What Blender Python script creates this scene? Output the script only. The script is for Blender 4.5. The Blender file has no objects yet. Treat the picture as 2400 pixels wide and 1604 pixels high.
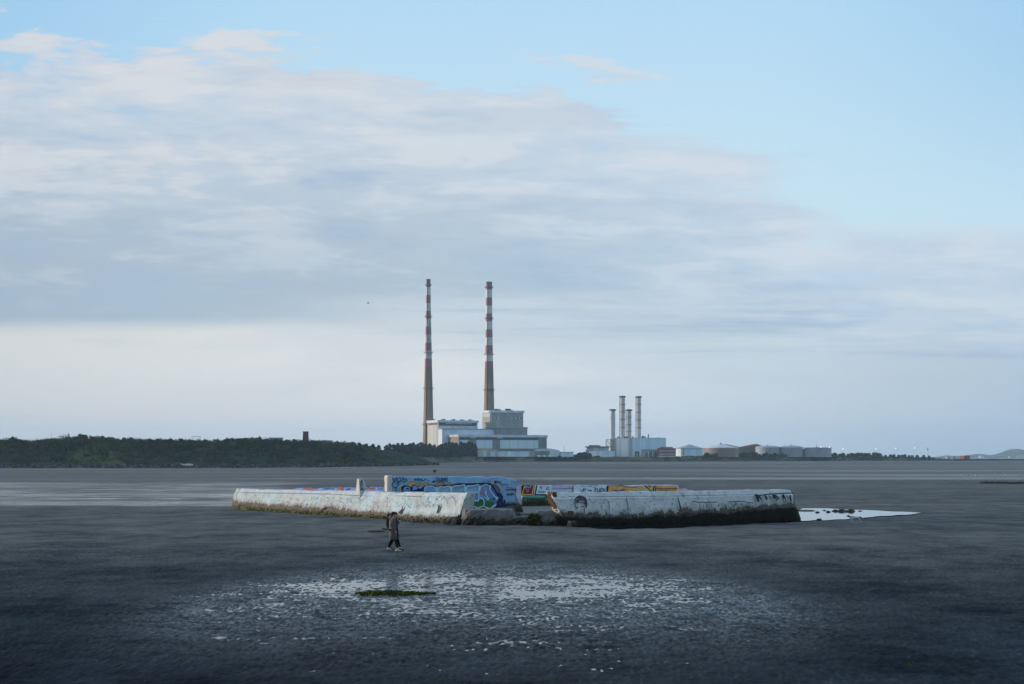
import bpy, math, random
import numpy as np
from mathutils import Vector, Matrix, Euler
SC = bpy.context.scene
COL = SC.collection
F = 3500.0; HZ = 1072.0; CH = 4.1; PXC = 1200.0      # focal length in photo pixels, horizon row, eye height
rng = random.Random(7)
R = math.radians

def S(r, g, b):
    f = lambda c: (c/255/12.92 if c <= 10 else ((c/255+.055)/1.055)**2.4)
    return (f(r), f(g), f(b))

# ---- terrain height -------------------------------------------------------
_zd = [-100, 92, 126, 180, 300, 500, 900, 1200, 1450, 1700, 2000, 2300, 2600, 3200, 12000]
_zz = [0, 0, -.28, -.62, -1.45, -2.25, -2.4, -2.2, -1.7, -1.0, -.9, -1.2, -2.0, -7, -12]
def zg(d): return float(np.interp(d, _zd, _zz))
def X(px, d): return (px-PXC)/F*d
def Z(py, d): return CH-(py-HZ)/F*d
def ground_at(px, py):
    lo, hi = 5.0, 2500.0
    for _ in range(60):
        m = (lo+hi)/2
        if HZ+F*(CH-zg(m))/m > py: lo = m
        else: hi = m
    return (X(px, lo), lo, zg(lo))
def ray(px, py): return Vector(((px-PXC)/F, 1.0, -(py-HZ)/F))

# ---- mesh builder ---------------------------------------------------------
class MB:
    def __init__(s): s.v = []; s.f = []; s.m = []
    def add(s, vs, fs, m=0):
        b = len(s.v); s.v += [tuple(p) for p in vs]
        for f in fs: s.f.append(tuple(i+b for i in f)); s.m.append(m)
    def box(s, x0, x1, y0, y1, z0, z1, m=0):
        s.add([(x0,y0,z0),(x1,y0,z0),(x1,y1,z0),(x0,y1,z0),(x0,y0,z1),(x1,y0,z1),(x1,y1,z1),(x0,y1,z1)],
              [(0,3,2,1),(4,5,6,7),(0,1,5,4),(1,2,6,5),(2,3,7,6),(3,0,4,7)], m)
    def prism(s, pts, z0, z1, m=0):
        n = len(pts)
        a = sum(pts[i][0]*pts[(i+1)%n][1]-pts[(i+1)%n][0]*pts[i][1] for i in range(n))
        if a < 0: pts = pts[::-1]
        s.add([(x,y,z0) for x,y in pts]+[(x,y,z1) for x,y in pts],
              [tuple(range(n-1,-1,-1)), tuple(range(n,2*n))]+[(i,(i+1)%n,(i+1)%n+n,i+n) for i in range(n)], m)
    def tube(s, p0, p1, r0, r1=None, n=8, m=0, cap=True):
        r1 = r0 if r1 is None else r1
        p0 = Vector(p0); p1 = Vector(p1); d = (p1-p0).normalized()
        a = d.orthogonal().normalized(); b = d.cross(a)
        vs = []
        for p, r in ((p0,r0),(p1,r1)):
            for k in range(n):
                t = 2*math.pi*k/n; vs.append(p+(a*math.cos(t)+b*math.sin(t))*r)
        fs = [(k,(k+1)%n,(k+1)%n+n,k+n) for k in range(n)]
        if cap: fs += [tuple(range(n-1,-1,-1)), tuple(range(n,2*n))]
        s.add(vs, fs, m)
    def lathe(s, prof, cx=0, cy=0, n=32, m=0, cap=True):
        vs = [(cx+r*math.cos(2*math.pi*k/n), cy+r*math.sin(2*math.pi*k/n), z) for r,z in prof for k in range(n)]
        fs = [(i*n+k,i*n+(k+1)%n,(i+1)*n+(k+1)%n,(i+1)*n+k) for i in range(len(prof)-1) for k in range(n)]
        if cap: fs += [tuple(range(n-1,-1,-1)), tuple(range((len(prof)-1)*n,len(prof)*n))]
        s.add(vs, fs, m)
    def blob(s, c, r, nu=10, nv=7, m=0, jit=0.0, rg=rng, flat=None):
        c = Vector(c); vs = []
        for j in range(nv+1):
            ph = math.pi*j/nv
            for i in range(nu):
                t = 2*math.pi*i/nu; k = 1+rg.uniform(-jit,jit)
                z = -math.cos(ph)*r[2]*k
                if flat is not None: z = max(z, flat)
                vs.append((c.x+math.sin(ph)*math.cos(t)*r[0]*k, c.y+math.sin(ph)*math.sin(t)*r[1]*k, c.z+z))
        fs = [(j*nu+i,j*nu+(i+1)%nu,(j+1)*nu+(i+1)%nu,(j+1)*nu+i) for j in range(nv) for i in range(nu)]
        s.add(vs, fs, m)
    def loft(s, rings, m=0, cap=True):
        n = len(rings[0]); vs = [p for rr in rings for p in rr]
        fs = [(i*n+k,i*n+(k+1)%n,(i+1)*n+(k+1)%n,(i+1)*n+k) for i in range(len(rings)-1) for k in range(n)]
        if cap: fs += [tuple(range(n-1,-1,-1)), tuple(range((len(rings)-1)*n,len(rings)*n))]
        s.add(vs, fs, m)
    def build(s, name, mats, parent=None, smooth=False, off=None, loc=None):
        me = bpy.data.meshes.new(name)
        vs = s.v if off is None else [(p[0]-off[0],p[1]-off[1],p[2]-off[2]) for p in s.v]
        me.from_pydata(vs, [], s.f)
        if not isinstance(mats, (list,tuple)): mats = [mats]
        for m in mats: me.materials.append(m)
        if len(mats) > 1: me.polygons.foreach_set('material_index', np.array(s.m, dtype=np.int32))
        if smooth: me.polygons.foreach_set('use_smooth', np.ones(len(s.f), dtype=bool))
        me.update()
        o = bpy.data.objects.new(name, me); COL.objects.link(o)
        if parent: o.parent = parent
        if loc: o.location = loc
        return o
def tag(o, label=None, cat=None, group=None, kind=None):
    if label: o['label'] = label
    if cat: o['category'] = cat
    if group: o['group'] = group
    if kind: o['kind'] = kind
    return o
def empty(name, loc, label, cat, rz=0, group=None):
    o = bpy.data.objects.new(name, None); COL.objects.link(o); o.empty_display_size = .2
    o.location = loc; o.rotation_euler = (0,0,rz)
    return tag(o, label, cat, group)
def copy_tree(o, parent=None):
    c = o.copy(); COL.objects.link(c)
    if parent: c.parent = parent
    for ch in list(o.children): copy_tree(ch, c)
    return c

# ---- node helpers ---------------------------------------------------------
class E:
    def __init__(s, t, k): s.t = t; s.k = k
    def _m(s, op, *a):
        n = s.t.nodes.new('ShaderNodeMath'); n.operation = op
        for i, x in enumerate((s,)+a):
            if isinstance(x, E): s.t.links.new(x.k, n.inputs[i])
            else: n.inputs[i].default_value = float(x)
        return E(s.t, n.outputs[0])
    def __add__(s,o): return s._m('ADD',o)
    __radd__ = __add__
    def __sub__(s,o): return s._m('SUBTRACT',o)
    def __rsub__(s,o): return (s*-1)+o
    def __mul__(s,o): return s._m('MULTIPLY',o)
    __rmul__ = __mul__
    def __truediv__(s,o): return s._m('DIVIDE',o)
    def mn(s,o): return s._m('MINIMUM',o)
    def mx(s,o): return s._m('MAXIMUM',o)
    def pw(s,o): return s._m('POWER',o)
    def ab(s): return s._m('ABSOLUTE')
    def fl(s): return s._m('FLOOR')
    def mod(s,o): return s._m('MODULO',o)
    def gt(s,o): return s._m('GREATER_THAN',o)
    def lt(s,o): return s._m('LESS_THAN',o)
    def sqrt(s): return s._m('SQRT')
    def sin(s): return s._m('SINE')
    def cl(s):
        n = s.t.nodes.new('ShaderNodeClamp'); s.t.links.new(s.k, n.inputs[0]); return E(s.t, n.outputs[0])
    def sm(s, a, b, lo=0., hi=1.):
        n = s.t.nodes.new('ShaderNodeMapRange'); n.interpolation_type = 'SMOOTHSTEP'
        s.t.links.new(s.k, n.inputs[0])
        if a > b: a, b, lo, hi = b, a, hi, lo
        for i, x in ((1,a),(2,b),(3,lo),(4,hi)): n.inputs[i].default_value = x
        return E(s.t, n.outputs[0])
    def ramp(s, pts, interp='LINEAR'):   # x in 0..1 -> value (grey ramp) or colour
        n = s.t.nodes.new('ShaderNodeValToRGB'); s.t.links.new(s.k, n.inputs[0])
        r = n.color_ramp; r.interpolation = interp
        while len(r.elements) < len(pts): r.elements.new(.5)
        for e, (p, c) in zip(r.elements, pts):
            e.position = p; e.color = (c,c,c,1) if not isinstance(c, tuple) else (*c,1)
        return E(s.t, n.outputs[0])
def comb(t, x, y, z=0.):
    n = t.nodes.new('ShaderNodeCombineXYZ')
    for i, a in enumerate((x,y,z)):
        if isinstance(a, E): t.links.new(a.k, n.inputs[i])
        else: n.inputs[i].default_value = a
    return E(t, n.outputs[0])
def noise(t, vec, scale=1., detail=4., rough=.55, dist=0.):
    n = t.nodes.new('ShaderNodeTexNoise'); t.links.new(vec.k, n.inputs['Vector'])
    n.inputs['Scale'].default_value = scale; n.inputs['Detail'].default_value = detail
    n.inputs['Roughness'].default_value = rough; n.inputs['Distortion'].default_value = dist
    return E(t, n.outputs['Fac'])
def voro(t, vec, scale):
    n = t.nodes.new('ShaderNodeTexVoronoi'); t.links.new(vec.k, n.inputs['Vector']); n.inputs['Scale'].default_value = scale
    return E(t, n.outputs['Distance'])
def mixc(t, fac, a, b):
    n = t.nodes.new('ShaderNodeMix'); n.data_type = 'RGBA'
    if isinstance(fac, E): t.links.new(fac.k, n.inputs[0])
    else: n.inputs[0].default_value = fac
    for i, c in ((6,a),(7,b)):
        if isinstance(c, E): t.links.new(c.k, n.inputs[i])
        else: n.inputs[i].default_value = (*c,1)
    return E(t, n.outputs[2])
def sep(t, v):
    n = t.nodes.new('ShaderNodeSeparateXYZ'); t.links.new(v.k, n.inputs[0])
    return [E(t,o) for o in n.outputs]
def coords(t, kind='Object'):
    n = t.nodes.new('ShaderNodeTexCoord'); return E(t, n.outputs[kind])
def geopos(t):
    n = t.nodes.new('ShaderNodeNewGeometry'); return E(t, n.outputs['Position'])
def new_mat(name):
    m = bpy.data.materials.new(name); m.use_nodes = True
    return m, m.node_tree, m.node_tree.nodes['Principled BSDF']
def setc(t, inp, c):
    if isinstance(c, E): t.links.new(c.k, inp)
    elif isinstance(c, tuple): inp.default_value = (*c,1)
    else: inp.default_value = c
def bump(t, h, strength, dist=.05):
    n = t.nodes.new('ShaderNodeBump')
    t.links.new(h.k, n.inputs['Height'])
    if isinstance(strength, E): t.links.new(strength.k, n.inputs['Strength'])
    else: n.inputs['Strength'].default_value = strength
    n.inputs['Distance'].default_value = dist
    return E(t, n.outputs[0])
def simple(name, col, rough=.8, var=.25, scale=2., spec=.3, metal=0., emis=None):
    """plain surface with a little mottling in its colour"""
    m, t, b = new_mat(name)
    if var:
        n = noise(t, coords(t), scale, 5)
        c = mixc(t, n.sm(.25,.75), tuple(x*(1-var) for x in col), tuple(min(1,x*(1+var)) for x in col))
    else: c = col
    setc(t, b.inputs['Base Color'], c); b.inputs['Roughness'].default_value = rough
    b.inputs['Specular IOR Level'].default_value = spec; b.inputs['Metallic'].default_value = metal
    if emis:
        b.inputs['Emission Color'].default_value = (*emis[0],1); b.inputs['Emission Strength'].default_value = emis[1]
    return m
EXPO = 1.0
# ---- camera, sun, sky -----------------------------------------------------
cam_d = bpy.data.cameras.new('camera'); cam = bpy.data.objects.new('camera', cam_d); COL.objects.link(cam)
cam.location = (0,0,CH); cam.rotation_euler = (R(90),0,0)
cam_d.sensor_fit = 'HORIZONTAL'; cam_d.sensor_width = 36; cam_d.lens = 36*F/2400
cam_d.shift_y = (HZ-802)/2400; cam_d.clip_start = .5; cam_d.clip_end = 30000
SC.camera = cam
SUN_AZ, SUN_EL = -78.0, 3.5          # from the view axis (+Y), to the left; low evening sun
sd = Vector((math.sin(R(SUN_AZ))*math.cos(R(SUN_EL)), math.cos(R(SUN_AZ))*math.cos(R(SUN_EL)), math.sin(R(SUN_EL))))
L = bpy.data.lights.new('sun','SUN'); L.energy = 2.0; L.angle = R(.6); L.color = (1.0,.88,.75)
lo = bpy.data.objects.new('sun', L); COL.objects.link(lo)
lo.rotation_euler = (-sd).to_track_quat('-Z','Y').to_euler(); lo.location = (-200,40,100)

W = bpy.data.worlds.new('World'); SC.world = W; W.use_nodes = True
t = W.node_tree; bg = t.nodes['Background']; bg.inputs['Strength'].default_value = .15
sky = t.nodes.new('ShaderNodeTexSky'); sky.sky_type = 'NISHITA'; sky.sun_disc = False
sky.sun_elevation = R(SUN_EL); sky.sun_rotation = R(SUN_AZ); sky.air_density = 1.0; sky.dust_density = 1.0; sky.ozone_density = 2.2
dirv = coords(t,'Generated'); dx, dy, dz = sep(t, dirv)
dys = dy.mx(.15)
u = dx/dys; v = dz.mx(0.)/dys                                 # direction ratios (tangents of azimuth / elevation)
K = 1/.15/2**EXPO                                                      # colours below are sky radiances, world strength is .1
def C(r,g,b,k=1.): return tuple(x*K*k for x in S(r,g,b))
el = dz.mx(0.)
clear = E(t, sky.outputs[0])
SKYMUL = globals().get('SKYMUL', 1.0)
mulc = t.nodes.new('ShaderNodeMix'); mulc.data_type='RGBA'; mulc.blend_type='MULTIPLY'; mulc.inputs[0].default_value = 1
t.links.new(clear.k, mulc.inputs[6]); mulc.inputs[7].default_value = (1.0*SKYMUL,1.0*SKYMUL,1.0*SKYMUL,1); clear = E(t, mulc.outputs[2])
# thin high veil that brightens the blue a little above the frame's middle
un = (u+.4)/.8
clearc = mixc(t, v.sm(.13,.36), C(203,231,244), C(177,217,246))
clearc = mixc(t, (u-.02).ab().sm(.12,.42)*.55*v.sm(.1,.3), clearc, C(140,192,232))
front = dy.sm(.0,.35)*v.sm(.75,.34)
base = mixc(t, front, clear, clearc)
# cloud-plane coordinates: clouds flatten towards the horizon as real ones do
den = el+.10
q = comb(t, dx/den, dy/den, 0.)
n1 = noise(t, q, 1.15, 6, .55, .3)
n2 = noise(t, comb(t, dx/den+7.3, dy/den*1.6+2.1, 0.), 3.4, 7, .62, .4)
n3 = noise(t, comb(t, u*3., v*16., 3.3), 1.0, 6, .6, .2)
n4 = noise(t, comb(t, u*6.+3, v*46., 1.3), 1.0, 5, .55, .2)
cu = u+v*.35                                         # cloud rolls lean a little
puff = noise(t, comb(t, cu*6.+1.7, v*25., 5.), 1.0, 6, .60, .5)
pf2 = noise(t, comb(t, cu*14.+4., v*62., 2.), 1.0, 6, .62, .5)
pf3 = noise(t, comb(t, cu*32.+9., v*140., 7.), 1.0, 4, .6, .3)
pm = puff*.52+pf2*.33+pf3*.15
# upper edge of the cloud sheet, by azimuth
vtop = un.ramp([(0.0,.297),(.08,.287),(.24,.277),(.40,.266),(.53,.258),(.60,.245),(.66,.226),(.70,.212),(.735,.190),(.757,.168),(.785,.160),(1.0,.157)])
rag = un.sm(.80,.70,.22,1.)
edge = vtop - v + ((puff-.5)*.14 + (pf2-.5)*.10 + (pf3-.5)*.05 + (n4-.5)*.03)*rag
tong = noise(t, comb(t, u*2.6+2., v*44., 12.), 1., 5, .6, .3)
edge = edge+(tong-.5)*.16*un.sm(.50,.62)*un.sm(.79,.745)
edge = edge-(v-vtop-.012).mx(0.)*2.2*un.sm(.22,.36)
soft = un.sm(.52,.64)*un.sm(.80,.75)
deck = mixc(t, soft, edge.sm(-.004,.020), edge.sm(-.022,.050)).sm(0.,1.,0.,1.)*mixc(t, un.sm(.7,.8), (.93,.93,.93), (1.,1.,1.)).sm(0.,1.,0.,1.)
depth = (vtop-v)
litc = mixc(t, un.sm(.1,.75), C(217,221,226), C(211,222,233))
midc = mixc(t, un.sm(.3,.75), C(203,214,227), C(200,217,233))
lowc = mixc(t, un.sm(.3,.75), C(173,192,208), C(179,203,221))
lowc = mixc(t, (u*-1.-.20).sm(0.,.18)*.6, lowc, C(160,179,198))
body = mixc(t, depth.sm(.02,.175), midc, lowc)
hi = depth.sm(.20,.02)
deckc = mixc(t, pm.sm(.485,.57)*(hi*.85+.20), body, litc)
deckc = mixc(t, pm.sm(.49,.38)*(hi*.75+.18), deckc, mixc(t, depth.sm(0.,.14), C(178,200,225), C(160,184,210)))
deckc = mixc(t, (n3*.6+n4*.4).sm(.50,.62)*.32, deckc, C(200,212,224))
deckc = mixc(t, (n3*.6+n4*.4).sm(.48,.38)*.28, deckc, C(164,187,212))
holes = (puff*.55+pf2*.45).sm(.47,.39)*depth.sm(.085,.0)*.75
c = mixc(t, deck*(1.-holes), base, deckc)
wisp = (n4*.6+pf2*.4).sm(.55,.68)*(v-vtop).sm(.055,.0)*un.sm(.55,.70)*un.sm(.86,.80)*.5
c = mixc(t, wisp, c, C(190,210,232))
# low sky below the sheet: pale cream on the sunward side, cooler to the right
vlow = un.ramp([(0.,.0885),(.33,.090),(.45,.085),(.6,.078),(.75,.070),(1.,.060)])
lowm = (vlow - v + (n3-.5)*.010 + (n4-.5)*.010)
lowf = mixc(t, un.sm(.24,.42), lowm.sm(-.006,.009), lowm.sm(-.030,.030))
lowcol = un.ramp([(0.,C(214,216,214)),(.16,C(225,226,223)),(.42,C(233,235,234)),(.62,C(216,225,232)),(.80,C(196,211,221)),(1.,C(174,193,211))])
lowcol = mixc(t, v.sm(.06,.02)*.35*un.sm(.6,.2), lowcol, C(216,215,214))
lowcol = mixc(t, (n4*.6+n3*.4).sm(.50,.64)*.28*v.sm(.005,.04), lowcol, C(184,200,216))
lowcol = mixc(t, v.sm(.030,.004)*un.sm(.72,.92)*.6, lowcol, C(166,186,208))
c = mixc(t, lowf, c, lowcol)
streak = noise(t, comb(t, u*3.4+.7, v*62., 8.), 1.0, 5, .58, .25)
band = ((v-.086).ab()).sm(.034,.010)
c = mixc(t, streak.sm(.47,.60)*band*un.sm(.34,.50)*.85, c, C(206,219,228))
c = mixc(t, streak.sm(.44,.34)*band*un.sm(.28,.46)*.6, c, C(168,189,211))
# the sky outside the picture: broken grey-blue cloud over the Nishita blue
over = ((n1*.6+n2*.4).sm(.40,.60)*.45+.40)*dz.sm(.05,.30)
cb = mixc(t, over, clear, C(186,214,244,1.25))
side = dy.sm(.30,.55)
c = mixc(t, (v.sm(.34,.60)*-1.+1.)*side, cb, c)
t.links.new(c.k, bg.inputs['Color'])

SC.view_settings.view_transform = 'Standard'; SC.view_settings.look = 'None'
SC.view_settings.gamma = 1; SC.view_settings.use_curve_mapping = False; SC.view_settings.exposure = EXPO
SC.cycles.use_denoising = True
SC.cycles.max_bounces = 6; SC.cycles.volume_bounces = 1; SC.cycles.sample_clamp_indirect = 4
# ---- sand, water, land ----------------------------------------------------
def bigp(t, x, y): return noise(t, comb(t, x*.02, y*.02, 77.), 1., 3, .5)
def sand_material():
    m, t, b = new_mat('wet_sand')
    p = geopos(t); x, y, z = sep(t, p)
    # tone
    big = noise(t, comb(t, x*.012, y*.02, 0.), 1., 5, .55)
    mid = noise(t, comb(t, x*.25, y*.25, 2.), 1., 5, .6)
    fin = noise(t, p, 5., 6, .65)
    lump = noise(t, comb(t, x*1., y*1., 0.), 9., 5, .65)
    one = noise(t, comb(t, x*.9, y*.75, 6.), 1., 4, .65)
    tone = (big*.35+mid*.2+one*.25+fin*.20)
    st1 = noise(t, comb(t, x*.22, y*.16, 21.), 1., 9, .80)
    tone = tone*.45+st1*.55
    colr = mixc(t, tone.sm(.40,.60), S(38,45,50), S(102,103,100))
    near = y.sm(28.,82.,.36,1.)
    nm_ = t.nodes.new('ShaderNodeMix'); nm_.data_type='RGBA'; nm_.blend_type='MULTIPLY'; nm_.inputs[0].default_value=1; t.links.new(colr.k, nm_.inputs[6]); vignettec = mixc(t, y.sm(28.,82.), (.29,.37,.47), (1.16,1.09,1.03)); t.links.new(vignettec.k, nm_.inputs[7]); colr = E(t, nm_.outputs[2])  # near sand darkened and blued: lens vignette painted into its colour
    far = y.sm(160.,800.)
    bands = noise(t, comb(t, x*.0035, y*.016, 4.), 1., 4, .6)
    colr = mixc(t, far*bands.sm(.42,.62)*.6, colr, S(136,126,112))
    # olive weed film in the near sand
    weed = noise(t, comb(t, x*1.6, y*.8, 9.), 1.2, 5, .68)
    weedm = weed.sm(.60,.70)*y.sm(60.,34.)
    colr = mixc(t, weedm*.75, colr, S(44,52,16))
    # foreground flooded patch: a broken film over ribbed sand
    ex = (x+.8)/9.6; ey = (y-42.)/17.
    e = (ex*ex+ey*ey).sqrt()
    bias = (1.05-e)
    pn = noise(t, comb(t, x*.55+y*.1, y*.5, 1.), 1., 3, .5)
    pm = noise(t, comb(t, x*1.1, y*.85, 31.), 1., 8, .74)
    pl = noise(t, comb(t, x*.20+y*.07, y*.55, 7.), 1., 4, .55)
    rib = noise(t, comb(t, x*5.5, y*2.0, 41.), 1., 5, .72)
    lev = pm*.55+pl*.30+pn*.25+rib*.30+bias.mn(.6)*.34*y.sm(26.,50.)
    damp = (bias+(pn-.5)*.8).sm(-.25,.35)
    # rippled shallows beyond the wall, left
    rb = (x+y*.150+(bigp(t,x,y)-.5)*40.)*-1.               # inside a line running away past the wall's left end
    ib = rb.sm(-5.,5.)*y.sm(130.,140.)*y.sm(380.,310.)
    rn = noise(t, comb(t, x*.022, y*.050, 3.), 1., 2, .5, .3)
    rp = noise(t, comb(t, x*.075, y*.085, 6.), 1., 3, .6, .3)
    rq = noise(t, comb(t, x*.25, y*.12, 16.), 1., 3, .6, .3)
    pudB = (rn*.40+rp*.40+rq*.28+y.sm(300.,150.)*.05).sm(.48,.64)*ib*.46+(rq*.5+rp*.5).sm(.55,.64)*ib*y.sm(330.,180.)*.46
    filmB = (rn*.5+rp*.5).sm(.36,.50)*ib
    veil = ib*(rp.sm(.3,.6)*.14+.03)
    # long thin sheets of water far out
    fb = noise(t, comb(t, x*.0022, y*.018, 11.), 1., 4, .55)
    fc = noise(t, comb(t, x*.0016+3., y*.012, 14.), 1., 4, .6)
    pudC = fb.sm(.60,.625)*y.sm(330.,420.)*.9
    chan = ((y-432.-x*.10).ab().sm(30.,14.))*x.sm(-70.,10.)+((y-415.+x*.06).ab().sm(16.,6.))*x.sm(-20.,-60.)*x.sm(-120.,-60.)
    chan2 = ((y-520.).ab()).sm(60.,30.)*x.sm(60.,130.)*fc.sm(.42,.52)*.75
    thin = ((y-760.+x*.12).ab()).sm(20.,8.)*fc.sm(.46,.5)*x.sm(-150.,-90.)
    pudC = (pudC+chan.mn(1.)*.85+chan2+thin*.9).mn(1.)
    shore = y.sm(1350.,1500.)*x.sm(60.,-40.)*.45
    pud = (pudB+veil+pudC*.34+shore).mn(1.)
    wet = (damp*.55+filmB*.8+far*.2+fc.sm(.45,.6)*far*.5).mn(1.)
    colr = mixc(t, wet*.55, colr, S(44,42,40))
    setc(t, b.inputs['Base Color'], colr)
    spk = noise(t, comb(t, x*9., y*3.2, 51.), 1., 3, .7)
    damp2 = bias.sm(-.10,.30)*pm.sm(.34,.54)*y.sm(26.,42.)*((rib*.5+spk*.5).sm(.42,.58)*.9+.10)
    r = (wet*-.22+.80)-damp2*.42
    t.links.new(r.k, b.inputs['Roughness'])
    spc = (wet*.16+.12)*y.sm(24.,95.,.12,1.)+damp2*.42
    t.links.new(spc.k, b.inputs['Specular IOR Level'])
    hgt = lump*.55+fin*.25+mid*.5+weed*.2
    rip = noise(t, comb(t, x*1.2, y*5.0, 0.), 1., 3, .5)
    hgt = hgt+rip*.25
    st = y.sm(10.,230., .45, .05)
    nb = bump(t, hgt, st, .10)
    t.links.new(nb.k, b.inputs['Normal'])
    w = t.nodes.new('ShaderNodeBsdfPrincipled')
    w.inputs['Base Color'].default_value = (*S(38,40,40),1); w.inputs['Roughness'].default_value = .035
    w.inputs['IOR'].default_value = 1.33
    ro = y.sm(60.,240.,.03,.16); t.links.new(ro.k, w.inputs['Roughness'])
    wn = noise(t, comb(t, x*.8, y*2.2, 0.), 1.4, 3, .5)
    wb = bump(t, wn, .04, .05); t.links.new(wb.k, w.inputs['Normal'])
    mx = t.nodes.new('ShaderNodeMixShader')
    t.links.new(pud.k, mx.inputs[0]); t.links.new(b.outputs[0], mx.inputs[1]); t.links.new(w.outputs[0], mx.inputs[2])
    t.links.new(mx.outputs[0], t.nodes['Material Output'].inputs['Surface'])
    return m
# lattice noise for the sand's real relief
def _hash(i, j, k):
    h = (i.astype(np.int64)*374761393+j.astype(np.int64)*668265263+k*974634617) & 0xffffffff
    h = ((h ^ (h >> 13))*1274126177) & 0xffffffff
    return ((h ^ (h >> 16)) & 0xffffff)/float(0xffffff)
def vnoise(x, y, k):
    i = np.floor(x); j = np.floor(y); fx = x-i; fy = y-j
    fx = fx*fx*fx*(fx*(fx*6-15)+10); fy = fy*fy*fy*(fy*(fy*6-15)+10)
    a = _hash(i,j,k); b_ = _hash(i+1,j,k); c_ = _hash(i,j+1,k); d_ = _hash(i+1,j+1,k)
    return (a+(b_-a)*fx)+((c_+(d_-c_)*fx)-(a+(b_-a)*fx))*fy-.5
def sstep(v, a, b):
    q = np.clip((v-a)/(b-a),0,1); return q*q*(3-2*q)
WLEV = -.045
def relief(x, y):
    """height of the sand above its smooth fall: ribs, casts and the shallow dip in front"""
    ca, sa = math.cos(.12), math.sin(.12)
    xr = x*ca+y*sa; yr = -x*sa+y*ca
    f1 = vnoise(x/.07,y/.17,1); f2 = vnoise(x/.16+5,y/.26,2); f7 = vnoise(xr/.95+3,yr/.30,7); f8 = vnoise(xr/.42+3,yr/.22,8); f3 = vnoise(xr/.85,yr/.75,3); f4 = vnoise(xr/3.4,yr/1.7,4); f5 = vnoise(x/9.,y/6.,5); f6 = vnoise(xr/1.7,yr/.9,6)
    fade = 1-sstep(y,62,82)*.8
    h = (f1*.046+f2*.024+f7*.022+f8*.014+f3*.010)*fade+(f4*.017+f6*.010)*(1-sstep(y,60,90)*.3)+f5*.012
    e = np.sqrt(((x+.9-(y-45)*.10)/10.4)**2+((y-42.)/17.)**2)
    into = 1-sstep(e,.50,1.16)
    top = sstep(y,30,50)*(1-sstep(y,57,61))
    into = into*(.42+.58*sstep(y,29,44))
    h = h-into*(.036+.013*top)
    out = np.clip((y-92)/30,0,1)
    return h*(1-out*.6)
ds = np.concatenate([[-60,-25,0,8,14,18,21],np.arange(22.5,66,.105),np.arange(66,92,.22),np.arange(92,132,.5),np.geomspace(132.5,2700,130),[3200,4500,9500]])
fu = np.linspace(-.385,.385,1060); ou = np.geomspace(.386,2.2,26)
us = np.concatenate([-ou[::-1],fu,ou])
DD, UU = np.meshgrid(ds, us, indexing='ij')
XX = UU*np.maximum(DD,30.); YY = DD
ZZ = np.interp(YY,_zd,_zz)
Wt = sstep(YY,16,22)*(1-sstep(YY,110,160))
ZZ = ZZ+relief(XX,YY)*Wt
nr_, nc = DD.shape
me = bpy.data.meshes.new('ground'); V = np.stack([XX,YY,ZZ],-1).reshape(-1,3).astype(np.float32)
ii = np.arange(nr_-1)[:,None]*nc+np.arange(nc-1)[None,:]
Q = np.stack([ii,ii+1,ii+nc+1,ii+nc],-1).reshape(-1,4).astype(np.int32)
me.vertices.add(len(V)); me.vertices.foreach_set('co', V.ravel()); me.loops.add(Q.size); me.loops.foreach_set('vertex_index', Q.ravel())
me.polygons.add(len(Q)); me.polygons.foreach_set('loop_start', np.arange(0,Q.size,4,dtype=np.int32)); me.polygons.foreach_set('loop_total', np.full(len(Q),4,dtype=np.int32)); me.polygons.foreach_set('use_smooth', np.ones(len(Q),dtype=bool))
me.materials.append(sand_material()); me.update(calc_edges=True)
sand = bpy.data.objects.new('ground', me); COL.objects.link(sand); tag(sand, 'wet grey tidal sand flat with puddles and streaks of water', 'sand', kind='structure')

def water_mat(name, col, rough, bs=.03, sc=1.0):
    m, t, b = new_mat(name)
    b.inputs['Base Color'].default_value = (*col,1); b.inputs['Roughness'].default_value = rough; b.inputs['IOR'].default_value = 1.33
    x, y, z = sep(t, geopos(t))
    n = noise(t, comb(t, x*sc, y*sc*2., 0.), 1., 3, .5)
    t.links.new(bump(t, n, bs, .05).k, b.inputs['Normal'])
    return m
mb = MB()
for (y0,y1) in ((2400,14000),):
    mb.add([(-9000,y0,-1.7),(9000,y0,-1.7),(14000,y1,-1.7),(-14000,y1,-1.7)], [(0,1,2,3)])
tag(mb.build('sea', water_mat('sea_water', S(60,80,90), .25, .3, .05)), 'pale strip of open sea beyond the breakwater', 'sea', kind='structure')

mb = MB(); n = 72
mb.add([(-.9+(10.9*math.cos(2*math.pi*k/n))+16.6*math.sin(2*math.pi*k/n)*.10, 43+16.6*math.sin(2*math.pi*k/n), WLEV) for k in range(n)], [tuple(range(n))])
tag(mb.build('shallow_water', water_mat('film_water', S(22,36,50), .08, .14, 3.0)), 'thin broken film of water lying among the sand ribs in front', 'water', kind='structure')
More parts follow.
